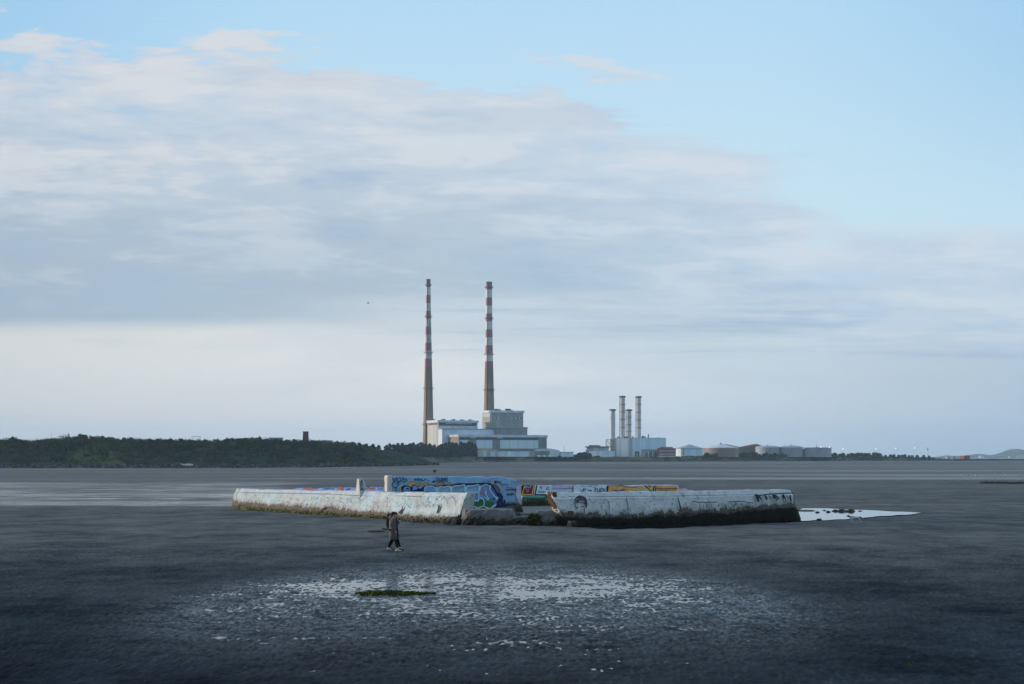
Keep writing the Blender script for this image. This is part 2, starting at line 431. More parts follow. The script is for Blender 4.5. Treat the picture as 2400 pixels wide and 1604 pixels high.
# pool left by the tide along the foot of the right wall
front_px = [1335,1400,1450,1560,1640,1700,1780,1877,1930,1990,2040,2080,2120,2158]
front_y  = [1236,1239,1240.5,1238.5,1235,1231.5,1228,1223,1222.5,1217.5,1214.5,1211.5,1208,1204.5]
back_px = [1335,1860,1880,1940,1990,2060,2110,2158]
back_y  = [1228,1206,1193,1194,1196.5,1199,1201.5,1204]
mb = MB(); cols = np.linspace(1335,2158,150); rows = 7; pr = random.Random(5)
for c in cols:
    yf = float(np.interp(c,front_px,front_y))+pr.uniform(-.25,.25)+.8*math.sin(c*.045)+.5*math.sin(c*.13+1); yb = float(np.interp(c,back_px,back_y))+pr.uniform(-.15,.15)+.45*math.sin(c*.06+2)
    if yb > yf: yb = yf
    for k in range(rows):
        g = ground_at(c, yf+(yb-yf)*k/(rows-1)); mb.v.append((g[0],g[1],0.055-max(0,g[1]-92)*.0079))
for i in range(len(cols)-1):
    for k in range(rows-1):
        a = i*rows+k; mb.f.append((a,a+rows,a+rows+1,a+1)); mb.m.append(0)
tag(mb.build('tidal_pool', water_mat('pool_water', S(30,34,38), .02, .05, 1.2)), 'bright still pool of sea water at the right end of the white wall', 'pool', kind='structure')

# mainland behind the sand: low grassy bank under the power stations
grass_m, t, b = new_mat('bank_grass')
p = geopos(t); n = noise(t, p, .12, 6, .65); n2 = noise(t, p, .02, 4, .5)
cc = mixc(t, n.sm(.35,.65), S(34,42,28), S(78,84,52)); cc = mixc(t, n2.sm(.45,.62), cc, S(98,92,72))
setc(t, b.inputs['Base Color'], cc); b.inputs['Roughness'].default_value = .95; b.inputs['Specular IOR Level'].default_value = .1
LAND = [(250,1400),(600,1430),(860,1480),(930,1500),(1000,1610),(1100,1680),(1300,1700),(1500,1740),(1700,1850),(1950,2000),(2100,2150),(2200,2240),(2235,2275)]
TOPZ = [(250,4.6),(1300,4.7),(1700,4.6),(1950,4.5),(2100,3.9),(2170,3.0),(2235,1.2)]
lpx = [a for a,_ in LAND]; lds = [b for _,b in LAND]
def land_d(px): return float(np.interp(px,lpx,lds))
def land_top(px): return float(np.interp(px,[a for a,_ in TOPZ],[b for _,b in TOPZ]))
mb = MB(); cols = np.linspace(250,2235,260); offs = [-4,0,3,7,12,20,30,42,70,200,600]
hr = random.Random(9)
for c in cols:
    d0 = land_d(c)+6*math.sin(c*.05)+4*math.sin(c*.21); T = land_top(c); z0 = zg(d0)
    for o in offs:
        k = min(1,max(0,o/42)); k = k*k*(3-2*k)
        d = d0+o; z = z0-.4+(T-z0+.4)*k+ (hr.uniform(-.35,.35) if 0<o<60 else 0)
        mb.v.append((X(c,d),d,z))
no = len(offs)
for i in range(len(cols)-1):
    for k in range(no-1):
        a = i*no+k; mb.f.append((a,a+no,a+no+1,a+1)); mb.m.append(0)
tag(mb.build('shore_bank', grass_m), 'low grassy bank along the far shore under the power station', 'bank', kind='structure')

# wooded headland on the left
HL = [(-900,860),(-150,880),(0,890),(300,895),(560,905),(750,955),(900,1050),(1000,1140),(1036,1190)]
SKY = [(-900,1024),(-200,1028),(0,1031),(32,1028),(75,1034),(120,1029),(170,1024),(205,1022),(240,1024),(300,1028),(350,1030),(400,1031),(450,1031),(500,1033),(540,1029),(600,1027),(620,1028),(660,1031),(720,1033),(780,1037),(830,1038),(880,1044),(905,1053),(950,1063),(985,1071),(1010,1082),(1036,1091)]
def hl_d(px): return float(np.interp(px,[a for a,_ in HL],[b for _,b in HL]))
def hl_sky(px): return float(np.interp(px,[a for a,_ in SKY],[b for _,b in SKY]))
def tree_h(px): return float(np.interp(px,[-900,800,890,915],[4.2,4.0,2.2,.5]))
HO = [-6,-1,2,5,9,15,24,36,50,68,90,115,150,220,330]
def hl_crest(px):
    d = hl_d(px)+115
    return CH+(HZ-hl_sky(px))/F*d-tree_h(px)
def hl_z(px, o):
    d = hl_d(px); zb = zg(d)-.6; T = hl_crest(px)
    bank = 1.7*min(1,max(0,(o+1)/7))
    k = min(1,max(0,(o-4)/111)); k = k**.8; k = k*k*(3-2*k)*.5+k*.5
    z = zb+bank*(1 if T-zb>2.5 else max(.1,(T-zb)/2.5))
    z = z+(T-z)*k
    z += (1-abs(2*k-1))*1.6*(math.sin(px*.021+o*.05)+.6*math.sin(px*.057-o*.09+2))
    return z-(max(0,o-150)*.02)
mb = MB(); cols = np.concatenate([np.linspace(-900,-20,60),np.linspace(0,1036,330)])
for c in cols:
    for o in HO:
        d = hl_d(c)+o+ (5*math.sin(c*.04)+3*math.sin(c*.13) if o < 30 else 0)
        mb.v.append((X(c,d),d,hl_z(c,o)))
no = len(HO)
for i in range(len(cols)-1):
    for k in range(no-1):
        a = i*no+k; mb.f.append((a,a+no,a+no+1,a+1)); mb.m.append(0)
hm, t, b = new_mat('headland_turf')
p = geopos(t); n = noise(t, p, .10, 6, .65); n2 = noise(t, comb(t,*sep(t,p)[:2],0.), .014, 4, .55)
cc = mixc(t, n.sm(.35,.66), S(24,38,26), S(44,58,36)); cc = mixc(t, n2.sm(.50,.66)*.7, cc, S(78,86,46))
cc = mixc(t, n2.sm(.42,.32)*.5, cc, S(84,78,62))
setc(t, b.inputs['Base Color'], cc); b.inputs['Roughness'].default_value = 1; b.inputs['Specular IOR Level'].default_value = .05
tag(mb.build('headland_hill', hm, smooth=True), 'dark green wooded headland rising at the left behind the sand', 'headland', kind='structure')

# distant hill across the bay
mb = MB(); HP = [(2150,1074),(2180,1072.5),(2205,1070),(2217,1067.5),(2230,1068.5),(2245,1069.2),(2262,1068),(2277,1065.8),(2290,1064.3),(2305,1064.5),(2315,1067),(2325,1066.5),(2335,1064.5),(2350,1059.5),(2362,1055.6),(2376,1052.4),(2388,1053),(2400,1056),(2430,1060),(2480,1058),(2540,1063),(2700,1070),(2900,1074)]
fr = random.Random(4)
hpx = np.linspace(2150,2900,160)
for c in hpx:
    y = float(np.interp(c,[a for a,_ in HP],[b for _,b in HP]))
    for k,(d,f) in enumerate(((8000,0),(8150,.35),(8350,.75),(8600,1),(9000,.3),(9300,-.05))):
        zz = -2+f*(Z(y,8600)+2)*(1+ (fr.uniform(-.05,.05) if 0<k<5 else 0)); mb.v.append((X(c,d),d,zz))
for i in range(len(hpx)-1):
    for k in range(5): a = i*6+k; mb.f.append((a,a+6,a+7,a+1)); mb.m.append(0)
tag(mb.build('hills', simple('far_hill', S(66,74,54), .95, .35, .01, .05), smooth=True), 'hazy blue hill across the bay at the right edge', 'hill', kind='structure')
# ---- ruined sea baths -----------------------------------------------------
RO = Vector((1.0,92.0,0.0))
ruin = empty('ruined_bath', RO, 'long low ruined concrete sea bath covered in graffiti on the sand', 'ruin')
def wall_mat(name, white, stain, alg, z0, z1, chip=.5, tint=None, rise=0., rag=1.):
    """painted concrete: flaking paint above, bare stained concrete and weed below a ragged tide line"""
    m, t, b = new_mat(name)
    p = coords(t); x, y, z = sep(t, p)
    n = noise(t, p, 1.3, 6, .65); f = noise(t, p, 7., 5, .7); s = noise(t, comb(t, x*2.2, y*2.2, z*.35), 1., 5, .65)
    wv = noise(t, p, .25, 3, .5)
    col = mixc(t, (n*.6+f*.4).sm(.34,.64), tuple(a*.72 for a in white), white)
    if tint: col = mixc(t, (wv*.6+n*.4).sm(.50,.60)*.6, col, tint)
    col = mixc(t, s.sm(.56,.72)*.55, col, stain)                       # run-off streaks
    zz = z+((n-.5)*.55+(f-.5)*.30+(wv-.5)*.5+(s-.5)*.5)*rag
    if rise: zz = zz-x.sm(9.,17.5)*rise
    col = mixc(t, zz.sm(z1+.35,z1-.05)*.55, col, stain)
    bare = zz.lt(z1)
    barec = mixc(t, f.sm(.35,.65), tuple(a*.5 for a in stain), tuple(min(1,a*1.25) for a in stain))
    col = mixc(t, bare*.92, col, barec)
    spots = (f.sm(.66,.70)*n.sm(.42,.56))*chip
    col = mixc(t, spots, col, tuple(a*.6 for a in stain))
    low = (z+((n-.5)*.45+(f-.5)*.3+(wv-.5)*.35)*rag-(x.sm(9.,17.5)*rise if rise else 0.)).sm(z0+.20,z0-.12)
    col = mixc(t, low, col, mixc(t, f.sm(.4,.66), tuple(a*.45 for a in alg), tuple(min(1,a*1.5) for a in alg)))
    setc(t, b.inputs['Base Color'], col); b.inputs['Roughness'].default_value = .85; b.inputs['Specular IOR Level'].default_value = .25
    h = n*.5+f*.4+bare*-.25+spots*-.3
    t.links.new(bump(t, h, .6, .06).k, b.inputs['Normal'])
    return m
WHITE = S(188,195,197)
m_left = wall_mat('wall_white_left', WHITE, S(98,86,76), S(76,78,38), .10, .38, .6, S(168,200,210))
m_right = wall_mat('wall_white_right', S(198,204,206), S(88,86,78), S(16,19,16), .54, .80, .8, None, .34, 1.3)
m_block = wall_mat('block_concrete', S(122,119,120), S(66,60,58), S(36,40,22), .20, .34, .8, S(136,132,136))
m_floor = wall_mat('slab_concrete', S(116,118,112), S(84,84,72), S(60,62,40), .10, .2, .3)
m_mural = wall_mat('mural_blue', S(146,190,226), S(120,120,118), S(40,44,40), .78, .80, .3, S(160,190,226))
m_rear = wall_mat('rear_wall_paint', S(212,222,232), S(92,92,78), S(46,52,30), .86, 1.02, .25, S(200,190,220))
m_rearl = wall_mat('rear_wall_blue', S(120,150,200), S(92,92,88), S(40,44,36), .4, .6, .6, S(150,80,80))
m_weed = simple('green_weed', S(58,66,22), .9, .6, 3., .2)
m_darkweed = simple('brown_weed', S(34,30,18), .9, .6, 3., .3)

def wall_run(name, P0, P1, prof, n, mat, top0, top1, thick, topfn=None, jit=.02, startfn=None, endfn=None, seed=1, g0=None):
    """prof(f, top, ground) -> list of (outward offset, z); P0->P1 is the foot line, outward is to the viewer's side"""
    rg = random.Random(seed); P0 = Vector((*P0,0)); P1 = Vector((*P1,0)); Ld = (P1-P0); Ln = Ld.length; dv = Ld/Ln
    nv = Vector((dv.y,-dv.x,0))
    if nv.dot(-(P0+P1)/2) < 0: nv = -nv
    mb = MB(); rings = []
    for i in range(n+1):
        f = i/n; P = P0+Ld*f; top = top0+(top1-top0)*f
        top += (topfn(f) if topfn else 0)+rg.uniform(-jit,jit)
        rows = prof(f, top, zg(P.y) if g0 is None else g0)
        ring = []
        for (o, z) in rows:
            sh = 0
            if startfn and i < 6: sh = startfn(z, top)*(1-i/6)
            if endfn: o, z, sh2 = endfn(f, o, z, top); sh += sh2
            q = P+nv*(o+rg.uniform(-jit,jit)*.5)+dv*sh
            ring.append((q.x,q.y,z))
        rings.append(ring)
    mb.loft(rings)
    o = mb.build(name, mat, ruin, off=RO)
    return o, P0, dv, nv
PL0, PL1 = (X(1086,92.0),92.0), (X(549,126),126.0)
def prof_left(f, top, g):
    return [(.30,g-.5),(.24,g+.25),(.12,g+(top-.42-g)*.5),(.0,top-.42),(-.24,top),(-.80,top),(-.80,g-.5)]
def left_top(f):
    t = 0
    for c, w, d in ((.24,.02,-.10),(.29,.012,-.06),(.60,.05,-.07),(.78,.03,-.05),(.86,.02,-.08)):
        t += d*math.exp(-((f-c)/w)**2)
    return t
lw, LP, LD, LN = wall_run('outer_wall', PL0, PL1, prof_left, 150, m_left, 1.89, 1.44, .8, left_top, .018, seed=2,
    startfn=lambda z, top: -.10 if z > top-.6 else .35*(top-.6-z)/1.3)
PR0, PR1 = (X(1296,88.7),88.7), (X(1874,95.8),95.8)
def prof_right(f, top, g):
    return [(.42,g-.5),(.36,g+.35),(.26,g+.9),(.08,top-.36),(-.02,top-.30),(-.22,top),(-.95,top),(-.95,g-.5)]
def right_end(f, o, z, top):
    k = max(0,(f-.955)/.045)
    return o-k*k*.55*(1 if o > 0 else 0), z-(k*k*.55*max(0,z)/top), k*.25*max(0,1-z/1.6)-(.35*k*k if z > 1.2 else 0)
def right_top(f):
    return -.03*math.exp(-((f-.55)/.1)**2)
rw, RP, RD, RN = wall_run('outer_wall', PR0, PR1, prof_right, 120, m_right, 1.97, 2.03, .95, right_top, .016, seed=5,
    startfn=lambda z, top: 1.05*max(0,(top-.30-max(z,.2)))/1.5, endfn=right_end)
# inner wall carrying the big mural
PM0, PM1 = (X(913,103.8),103.8), (X(1222,107.0),107.0)
def prof_m(f, top, g): return [(.0,.1),(.0,top*.5),(.0,top-.05),(-.05,top),(-.42,top),(-.45,top-.05),(-.45,.1)]
def mural_top(f):
    t = 0
    if f > .80: t -= .42*((f-.80)/.20)**2.2
    if f > .975: t -= .22
    return t+.02*math.sin(f*40)*(f>.4)
mw, MP, MDv, MN = wall_run('mural_wall', PM0, PM1, prof_m, 90, m_mural, 2.765, 2.70, .45, mural_top, .012, seed=8, g0=.1)
# pale pilaster closing its left end
mb = MB(); pb = MP-MDv*.02
for (h0,h1,k0,k1) in ((-.3,1.75,.0,.0),):
    def ring(z, e): 
        a = pb-MDv*(.16+e)+MN*(.10+e*.2); b = pb+MDv*.18+MN*(.10+e*.2); c = pb+MDv*.18-MN*.72; d = pb-MDv*(.16+e)-MN*.72
        return [(q.x,q.y,z) for q in (a,b,c,d)]
    mb.loft([ring(-.3,.14),ring(1.5,.13),ring(1.75,.03),ring(2.78,0.0),ring(2.83,-.04)])
m_pil = wall_mat('pilaster_cream', S(206,202,194), S(140,126,110), S(90,86,60), .2, .4, .4)
pil = mb.build('pilaster', m_pil, ruin, off=RO)
# tapered post on the left wall
pc = LP+LD*15.1; pc.z = 0
mb = MB()
def pr(z, a, c): 
    q = [pc+LN*(.06)-LD*a, pc+LN*(.06)+LD*a, pc-LN*c+LD*a*.9, pc-LN*c-LD*a*.9]
    return [(v_.x,v_.y,z) for v_ in q]
mb.loft([pr(1.30,.36,.62),pr(1.75,.31,.52),pr(2.55,.17,.30),pr(2.60,.13,.24)])
post = mb.build('tapered_post', wall_mat('post_paint', S(200,204,202), S(120,112,100), S(90,88,60), .3, .4, .5), ruin, off=RO)
# far inner walls
PB0, PB1 = (X(1224,108.6),108.6), (X(1626,118.0),118.0)
def prof_b(f, top, g): return [(.05,.2),(.0,1.0),(.0,top-.03),(-.05,top),(-.5,top),(-.5,.2)]
def back_top(f):
    t = -.05*math.exp(-((f-.60)/.06)**2)-.03*(f>.88)
    if f > .905: t -= .30
    if f > .965: t -= .12
    return t
bw, BP, BD, BN = wall_run('rear_wall', PB0, PB1, prof_b, 90, m_rear, 2.05, 1.74+.18, .5, back_top, .012, seed=11, g0=.3)
PC0, PC1 = (X(907,112),112.0), (X(618,133),133.0)
def prof_c(f, top, g): return [(.05,-.6),(.0,top-.03),(-.05,top),(-.5,top),(-.5,-.6)]
cw, CP, CD, CN = wall_run('rear_wall', PC0, PC1, prof_c, 70, m_rearl, 1.88, 1.25, .5, lambda f: .05*math.sin(f*31)*(f>.5)-.05*(f>.72), .03, seed=12)
# floor slab and steps in the gap
mb = MB()
mb.prism([(-3.6,101.5),(-1.2,95.2),(2.4,94.6),(4.3,94.2),(13.0,116.0),(1.0,110.0),(-.2,106.4)], -.6, .53)
mb.build('floor_slab', m_floor, ruin, off=RO)
mb = MB(); mb.prism([(.0,93.2),(3.2,92.2),(4.2,94.15),(2.4,94.55),(-.4,95.0)], -.5, .40); mb.build('step', m_floor, ruin, off=RO)
mb = MB(); mb.prism([(.35,91.4),(2.9,90.9),(3.15,92.15),(.0,93.15)], -.5, .20); mb.build('step', wall_mat('step_weedy', S(92,94,80), S(60,60,44), S(34,38,18), .22, .25, .4), ruin, off=RO)
def chunk(name, cx, cy, bw_, tw, bd, td, z0, z1, mat, seed, lean=0, rot=0, parent=ruin, nx=10, nz=6):
    rg = random.Random(seed); mb = MB(); rings = []
    for k in range(nz+1):
        f = k/nz; w = bw_+(tw-bw_)*f; d = bd+(td-bd)*f; z = z0+(z1-z0)*f
        ring = []
        for (a0,b0,a1,b1) in ((-1,-1,1,-1),(1,-1,1,1),(1,1,-1,1),(-1,1,-1,-1)):
            for i in range(nx):
                g = i/nx; a = a0+(a1-a0)*g; b_ = b0+(b1-b0)*g
                r = 1+rg.uniform(-.06,.06); c_ = (abs(a)*abs(b_))**6*.10
                x = a*w/2*(r-c_)+lean*f; y = b_*d/2*(r-c_)
                xr = x*math.cos(rot)-y*math.sin(rot); yr = x*math.sin(rot)+y*math.cos(rot)
                ring.append((cx+xr, cy+yr, z+rg.uniform(-.05,.05)))
        rings.append(ring)
    mb.loft(rings); return mb.build(name, mat, parent, off=RO if parent else None)
chunk('foundation_block', X(1146,90.6), 90.9, 3.65, 2.9, 2.2, 1.9, -.5, .93, m_block, 3, -.04, .12)
chunk('foundation_block', X(1286,90.0), 90.2, 2.35, 1.7, 1.3, 1.0, -.5, .86, m_block, 4, .0, .15)
chunk('rubble_lump', X(1207,97.0), 97.0, 1.3, .7, .9, .5, .0, .98, wall_mat('rubble_mossy', S(70,70,64), S(50,50,46), S(26,30,22), .6, .8, .5), 6, .05, .2)
chunk('rubble_lump', X(1062,92.2), 91.75, 1.5, .9, .8, .5, -.4, .42, m_block, 9, .0, .9)
m_brk = simple('broken_brick', S(84,62,52), .95, .5, 5., .1)
for i,(px_,py_,w_) in enumerate(((1294,1159,.34),(1295,1167,.36),(1298,1174,.40),(1303,1181,.44),(1309,1187,.46),(1316,1193,.48),(1324,1199,.50),(1332,1205,.42))):
    zz_ = Z(py_,88.9); chunk('broken_edge', X(px_,88.9), 89.15, w_, w_*.9, .75, .7, zz_-.16, zz_+.14, m_brk, 60+i, .0, .5, ruin, 4, 3)
m_rub = wall_mat('rubble_dark', S(84,82,80), S(44,42,40), S(26,30,18), .15, .3, .8)
for i,(px_,d_,w_,h_,z_) in enumerate(((1090,91.0,.7,.5,-.1),(1072,90.9,.9,.35,-.1),(1228,90.3,.6,.42,-.1),(1342,88.2,.7,.3,-.1),(1196,95.6,.8,.9,.3),(1214,94.2,.5,.62,.3),(1050,92.6,.6,.25,-.05),(1118,89.6,.5,.2,-.05),(1176,89.5,.4,.16,-.05))):
    chunk('rubble_lump', X(px_,d_), d_, w_, w_*.6, w_*.8, w_*.5, z_, h_, m_rub, 80+i, .03, i*.7, ruin, 5, 4)
def tuft(mb, c, r, n, size, rg, mats=(0,), up=.6):
    for _ in range(n):
        while True:
            a = Vector((rg.uniform(-1,1),rg.uniform(-1,1),rg.uniform(-1,1)))
            if .05 < a.length < 1: break
        p = Vector((c[0]+a.x*r[0], c[1]+a.y*r[1], c[2]+a.z*r[2]))
        d = Vector((rg.gauss(0,1),rg.gauss(0,1),rg.gauss(0,1)+up)).normalized(); e = d.orthogonal().normalized()
        e.rotate(Matrix.Rotation(rg.uniform(0,6.28),3,d)); s = size*rg.uniform(.5,1.3)
        mb.add([p-e*s*.45, p+d*s*.6-e*s*.15, p+d*s, p+e*s*.45+d*.1*s], [(0,1,2,3)], rg.choice(mats))
rg = random.Random(21)
for (px, d, r, z, n, mt) in ((1252,89.6,(.5,.35,.38),.34,420,m_weed),(1082,91.3,(.38,.3,.32),.22,260,m_darkweed),(1100,90.2,(.25,.25,.2),.12,120,m_weed),(1228,90.6,(.35,.4,.22),.12,200,m_darkweed)):
    mb = MB(); tuft(mb, (X(px,d),d,z), r, n, .16, rg); mb.build('weed_clump', mt, ruin, off=RO)
# fringe of weed along the wall feet
mb = MB()
for i in range(900):
    f = rg.random(); P = RP+RD*(17.3*f)+RN*.40; tuft(mb, (P.x,P.y,rg.uniform(.02,.22)), (.18,.06,.06), 1, .09, rg, (0,1), -.6)
mb.build('weed_fringe', [m_darkweed, simple('dark_moss', S(20,28,14), .9, .5, 3., .2)], rw, off=RO)['kind'] = 'stuff'
mb = MB()
for i in range(700):
    f = rg.random()**1.3; P = LP+LD*(36*f)+LN*.30; tuft(mb, (P.x,P.y,zg(P.y)+rg.uniform(.0,.22)), (.2,.08,.08), 2, .11, rg, (0,1), -.2)
mb.build('weed_fringe', [m_darkweed, m_weed], lw, off=RO)['kind'] = 'stuff'

# ---- graffiti: paint laid on the real wall faces --------------------------
class Paint:
    def __init__(s, pt, nv): s.pt = Vector(pt); s.nv = Vector(nv); s.mb = MB(); s.lift = .004; s.cols = {}; s.mats = []
    def mat(s, c):
        if c not in s.cols:
            s.cols[c] = len(s.mats); s.mats.append(paint_mat(c))
        return s.cols[c]
    def on(s, px, py):
        r = ray(px, py); o = Vector((0,0,CH)); k = (s.pt-o).dot(s.nv)/r.dot(s.nv)
        return o+r*k
    def stroke(s, pts, w, c):
        m = s.mat(c); P = [s.on(*p) for p in pts]; n = len(P)
        if n < 2: return
        s.lift += .0006; vs = []
        for i in range(n):
            a = P[max(0,i-1)]; b = P[min(n-1,i+1)]; d = (b-a)
            if d.length < 1e-6: d = Vector((1,0,0))
            e = s.nv.cross(d.normalized()).normalized()*w/2
            h = s.nv*(s.lift+.00025*i)
            vs += [P[i]-e+h, P[i]+e+h]
        s.lift += .00025*n
        s.mb.add(vs, [(2*i,2*i+2,2*i+3,2*i+1) for i in range(n-1)], m)
    def fill(s, pts, c):
        from mathutils.geometry import tessellate_polygon
        s.lift += .0012; P = [s.on(*p)+s.nv*s.lift for p in pts]
        s.mb.add(P, [tuple(f) for f in tessellate_polygon([P])], s.mat(c))
    def build(s, parent, name='graffiti'): return s.mb.build(name, s.mats, parent, off=RO)
_pm = {}
def paint_mat(c):
    if c not in _pm: _pm[c] = simple('paint_%02x%02x%02x' % c, S(*c), .8, .18, 3., .25)
    return _pm[c]
def sm(pts, k=4):     # smooth a polyline (Catmull-Rom)
    out = []; n = len(pts)
    for i in range(n-1):
        p0 = pts[max(0,i-1)]; p1 = pts[i]; p2 = pts[i+1]; p3 = pts[min(n-1,i+2)]
        for j in range(k):
            t_ = j/k; a = [.5*((2*p1[q])+(-p0[q]+p2[q])*t_+(2*p0[q]-5*p1[q]+4*p2[q]-p3[q])*t_*t_+(-p0[q]+3*p1[q]-3*p2[q]+p3[q])*t_**3) for q in (0,1)]
            out.append(tuple(a))
    return out+[pts[-1]]
def k2(p): return (800+p[0]/7.82, 1100+p[1]/7.82)
def k3(p): return (1060+p[0]/8.379, 1100+p[1]/8.379)
def k4(p): return (1280+p[0]/7.331, 1110+p[1]/7.331)
def k1(p): return (540+p[0]/7.82, 1110+p[1]/7.82)
def scrib(rg, x0, x1, y0, y1, n):   # restless tag-like line
    return [(x0+(x1-x0)*i/(n-1)+rg.uniform(-1,1)*(x1-x0)/n*1.3, rg.uniform(y0,y1)) for i in range(n)]
BLK=(26,28,34); NAV=(24,36,84); CYA=(176,222,240); OCH=(196,168,110); BLU=(60,104,178); GRN=(58,110,60); TEA=(70,130,140); RED=(132,40,52); YEL=(222,190,70); ORG=(224,170,96); LAV=(176,160,206); WHT=(226,228,230)
# big mural
g = Paint(MP+MN*.001, MN); gr = random.Random(31)
ochre = [(1060,405),(1075,350),(1110,322),(1200,285),(1260,235),(1300,222),(1340,232),(1385,270),(1440,252),(1500,292),(1545,238),(1600,265),(1650,292),(1740,285),(1775,248),(1830,240),(1885,278),(1940,285),(1980,240),(2010,275),(2100,285),(2170,268),(2240,282),(2330,262),(2346,262),(2346,330),(2200,335),(1900,330),(1520,345),(1450,405)]
g.fill([k2(p) for p in ochre], OCH)
g.stroke(sm([k2(p) for p in ochre[:24]],3), .05, (150,112,70))
k23 = lambda p: k2(p)
g.fill([k3(p) for p in ((0,300),(120,262),(300,285),(480,270),(700,265),(800,268),(930,330),(975,430),(985,560),(1010,720),(880,735),(860,600),(760,480),(700,360),(600,330),(0,345))], (92,110,150))
g.fill([k3(p) for p in ((410,480),(520,470),(600,330),(720,350),(800,470),(860,570),(860,690),(760,750),(350,745),(380,640))], (120,150,196))
g.fill([k3(p) for p in ((350,750),(385,630),(480,640),(560,590),(640,610),(760,640),(830,650),(800,720),(740,750))], GRN)
g.fill([k3(p) for p in ((600,560),(700,580),(840,560),(835,640),(700,640),(620,620))], TEA)
g.fill([k3(p) for p in ((530,450),(585,390),(640,400),(690,500),(700,580),(640,570),(600,500),(560,520))], (150,128,160))
g.fill([k2(p) for p in ((1095,405),(1105,320),(1140,296),(1230,300),(1280,330),(1300,285),(1340,275),(1380,310),(1440,290),(1500,330),(1515,405))], NAV)
for a in ([(1130,395),(1150,330),(1200,318),(1250,330),(1265,395)],[(1300,390),(1310,300),(1350,300),(1395,370),(1400,320),(1470,300),(1480,345)]):
    g.fill([k2(p) for p in a], (112,160,214))
for a in ([(1180,370),(1240,370),(1235,345),(1190,340)],[(1370,390),(1420,340),(1440,395)]):
    g.fill([k2(p) for p in a], NAV)
g.fill([k2(p) for p in ((1520,405),(1530,330),(1600,315),(1700,320),(1740,400))], (118,166,212))
g.stroke(sm([k2(p) for p in ((1500,330),(1560,300),(1650,312),(1760,310),(1900,300),(2050,292),(2200,280),(2346,285))],4), .09, NAV)
g.stroke(sm([k3(p) for p in ((0,320),(150,300),(300,290),(500,285),(640,285),(760,310),(840,420),(890,520),(905,650))],4), .10, NAV)
# pale outlines of the block letters
for a in ([(1520,405),(1530,340),(1560,312),(1600,318),(1640,312),(1700,330),(1740,405)],[(1770,405),(1775,340),(1820,320),(1880,330),(1960,310),(1990,350),(2000,410)],[(2015,410),(2030,335),(2090,312),(2170,302),(2240,295),(2260,330),(2250,400)],[(2290,420),(2290,320),(2330,300)],[(1740,320),(1745,410)],[(2000,305),(2005,410)]):
    g.stroke(sm([k2(p) for p in a],4), .075, CYA)
for a in ([(0,345),(60,325),(130,330),(210,310),(245,330),(240,450)],[(270,450),(275,350),(330,335),(420,325),(510,310),(520,440)],[(250,450),(400,455),(510,450)],[(400,600),(480,625),(510,600),(515,460)],[(530,440),(545,350),(600,325),(650,300),(700,325),(740,330),(730,400),(770,460),(830,540),(860,570),(870,650),(850,690),(800,720),(760,760)],[(540,560),(590,580),(620,640),(610,715)],[(640,430),(660,520),(700,580),(680,600),(620,540)],[(345,755),(400,730),(450,745),(500,765),(560,735),(620,735),(700,765),(760,760),(850,710)],[(835,560),(880,560),(880,690)]):
    g.stroke(sm([k3(p) for p in a],4), .075, CYA)
for a in ([(870,480),(930,500),(970,560),(940,620),(975,680),(1000,720),(900,715),(880,640),(930,560)],[(1000,600),(1020,640),(990,700)]):
    g.stroke(sm([k3(p) for p in a],3), .16, (30,40,92))
g.stroke(sm([k3(p) for p in ((750,275),(830,290),(900,330),(945,390),(940,470))],4), .10, (196,168,120))
g.fill([k3(p) for p in ((1240,330),(1320,330),(1340,480),(1345,700),(1280,640),(1235,500))], (190,176,200))
# tags on the blue
for a in ([(925,160),(960,200),(1000,150),(990,210),(960,225),(930,150)],[(1040,150),(1010,200),(1050,230),(1080,190),(1060,150),(1040,150)],[(1090,150),(1130,150),(1100,210),(1080,240)],[(1120,200),(1160,175),(1195,200),(1170,222),(1130,225),(1150,265)],[(960,235),(920,270),(925,310),(970,335),(1010,320),(1050,265),(1030,235),(1000,250),(1030,280)],[(970,340),(1000,360),(980,390),(1020,405)],[(1010,320),(990,340),(965,345)]):
    g.stroke(sm([k2(p) for p in a],4), .045, BLK)
for (x0,x1,y0,y1,n) in ((1330,1450,165,215,14),(1450,1550,170,225,10),(1640,1720,200,245,9)): g.stroke(sm([k2(p) for p in scrib(gr,x0,x1,y0,y1,n)],3), .04, BLK)
for a in ([(1770,150),(1720,165),(1760,190),(1715,215)],[(1780,155),(1785,210),(1810,205),(1815,155)],[(1840,150),(1820,180),(1845,190),(1825,215)],[(1850,160),(1850,210)],[(1870,215),(1880,150),(1890,215),(1905,150)],[(1910,160),(1900,210),(1930,225),(1925,160),(1910,155)],[(1740,235),(1790,215),(1850,225),(1885,255)],[(1560,195),(1600,220)],[(1640,235),(1690,225)]):
    g.stroke(sm([k2(p) for p in a],3), .045, BLK)
for (x0,x1,y0,y1,n,w) in ((800,930,210,285,16,.05),(940,1075,290,325,12,.04),(1040,1170,345,365,6,.035),(1030,1230,370,430,26,.045),(1040,1190,460,520,22,.045),(555,740,205,270,22,.02),(1130,1250,240,275,9,.02)):
    g.stroke(sm([k3(p) for p in scrib(gr,x0,x1,y0,y1,n)],3), w, BLK if w > .03 else (70,80,110))
for (a,c) in (((755,182),BLK),((1030,1010),BLK)): g.stroke([k3(a),(k3(a)[0]+1.2,k3(a)[1]+1.)], .1, c)
g.build(mw)
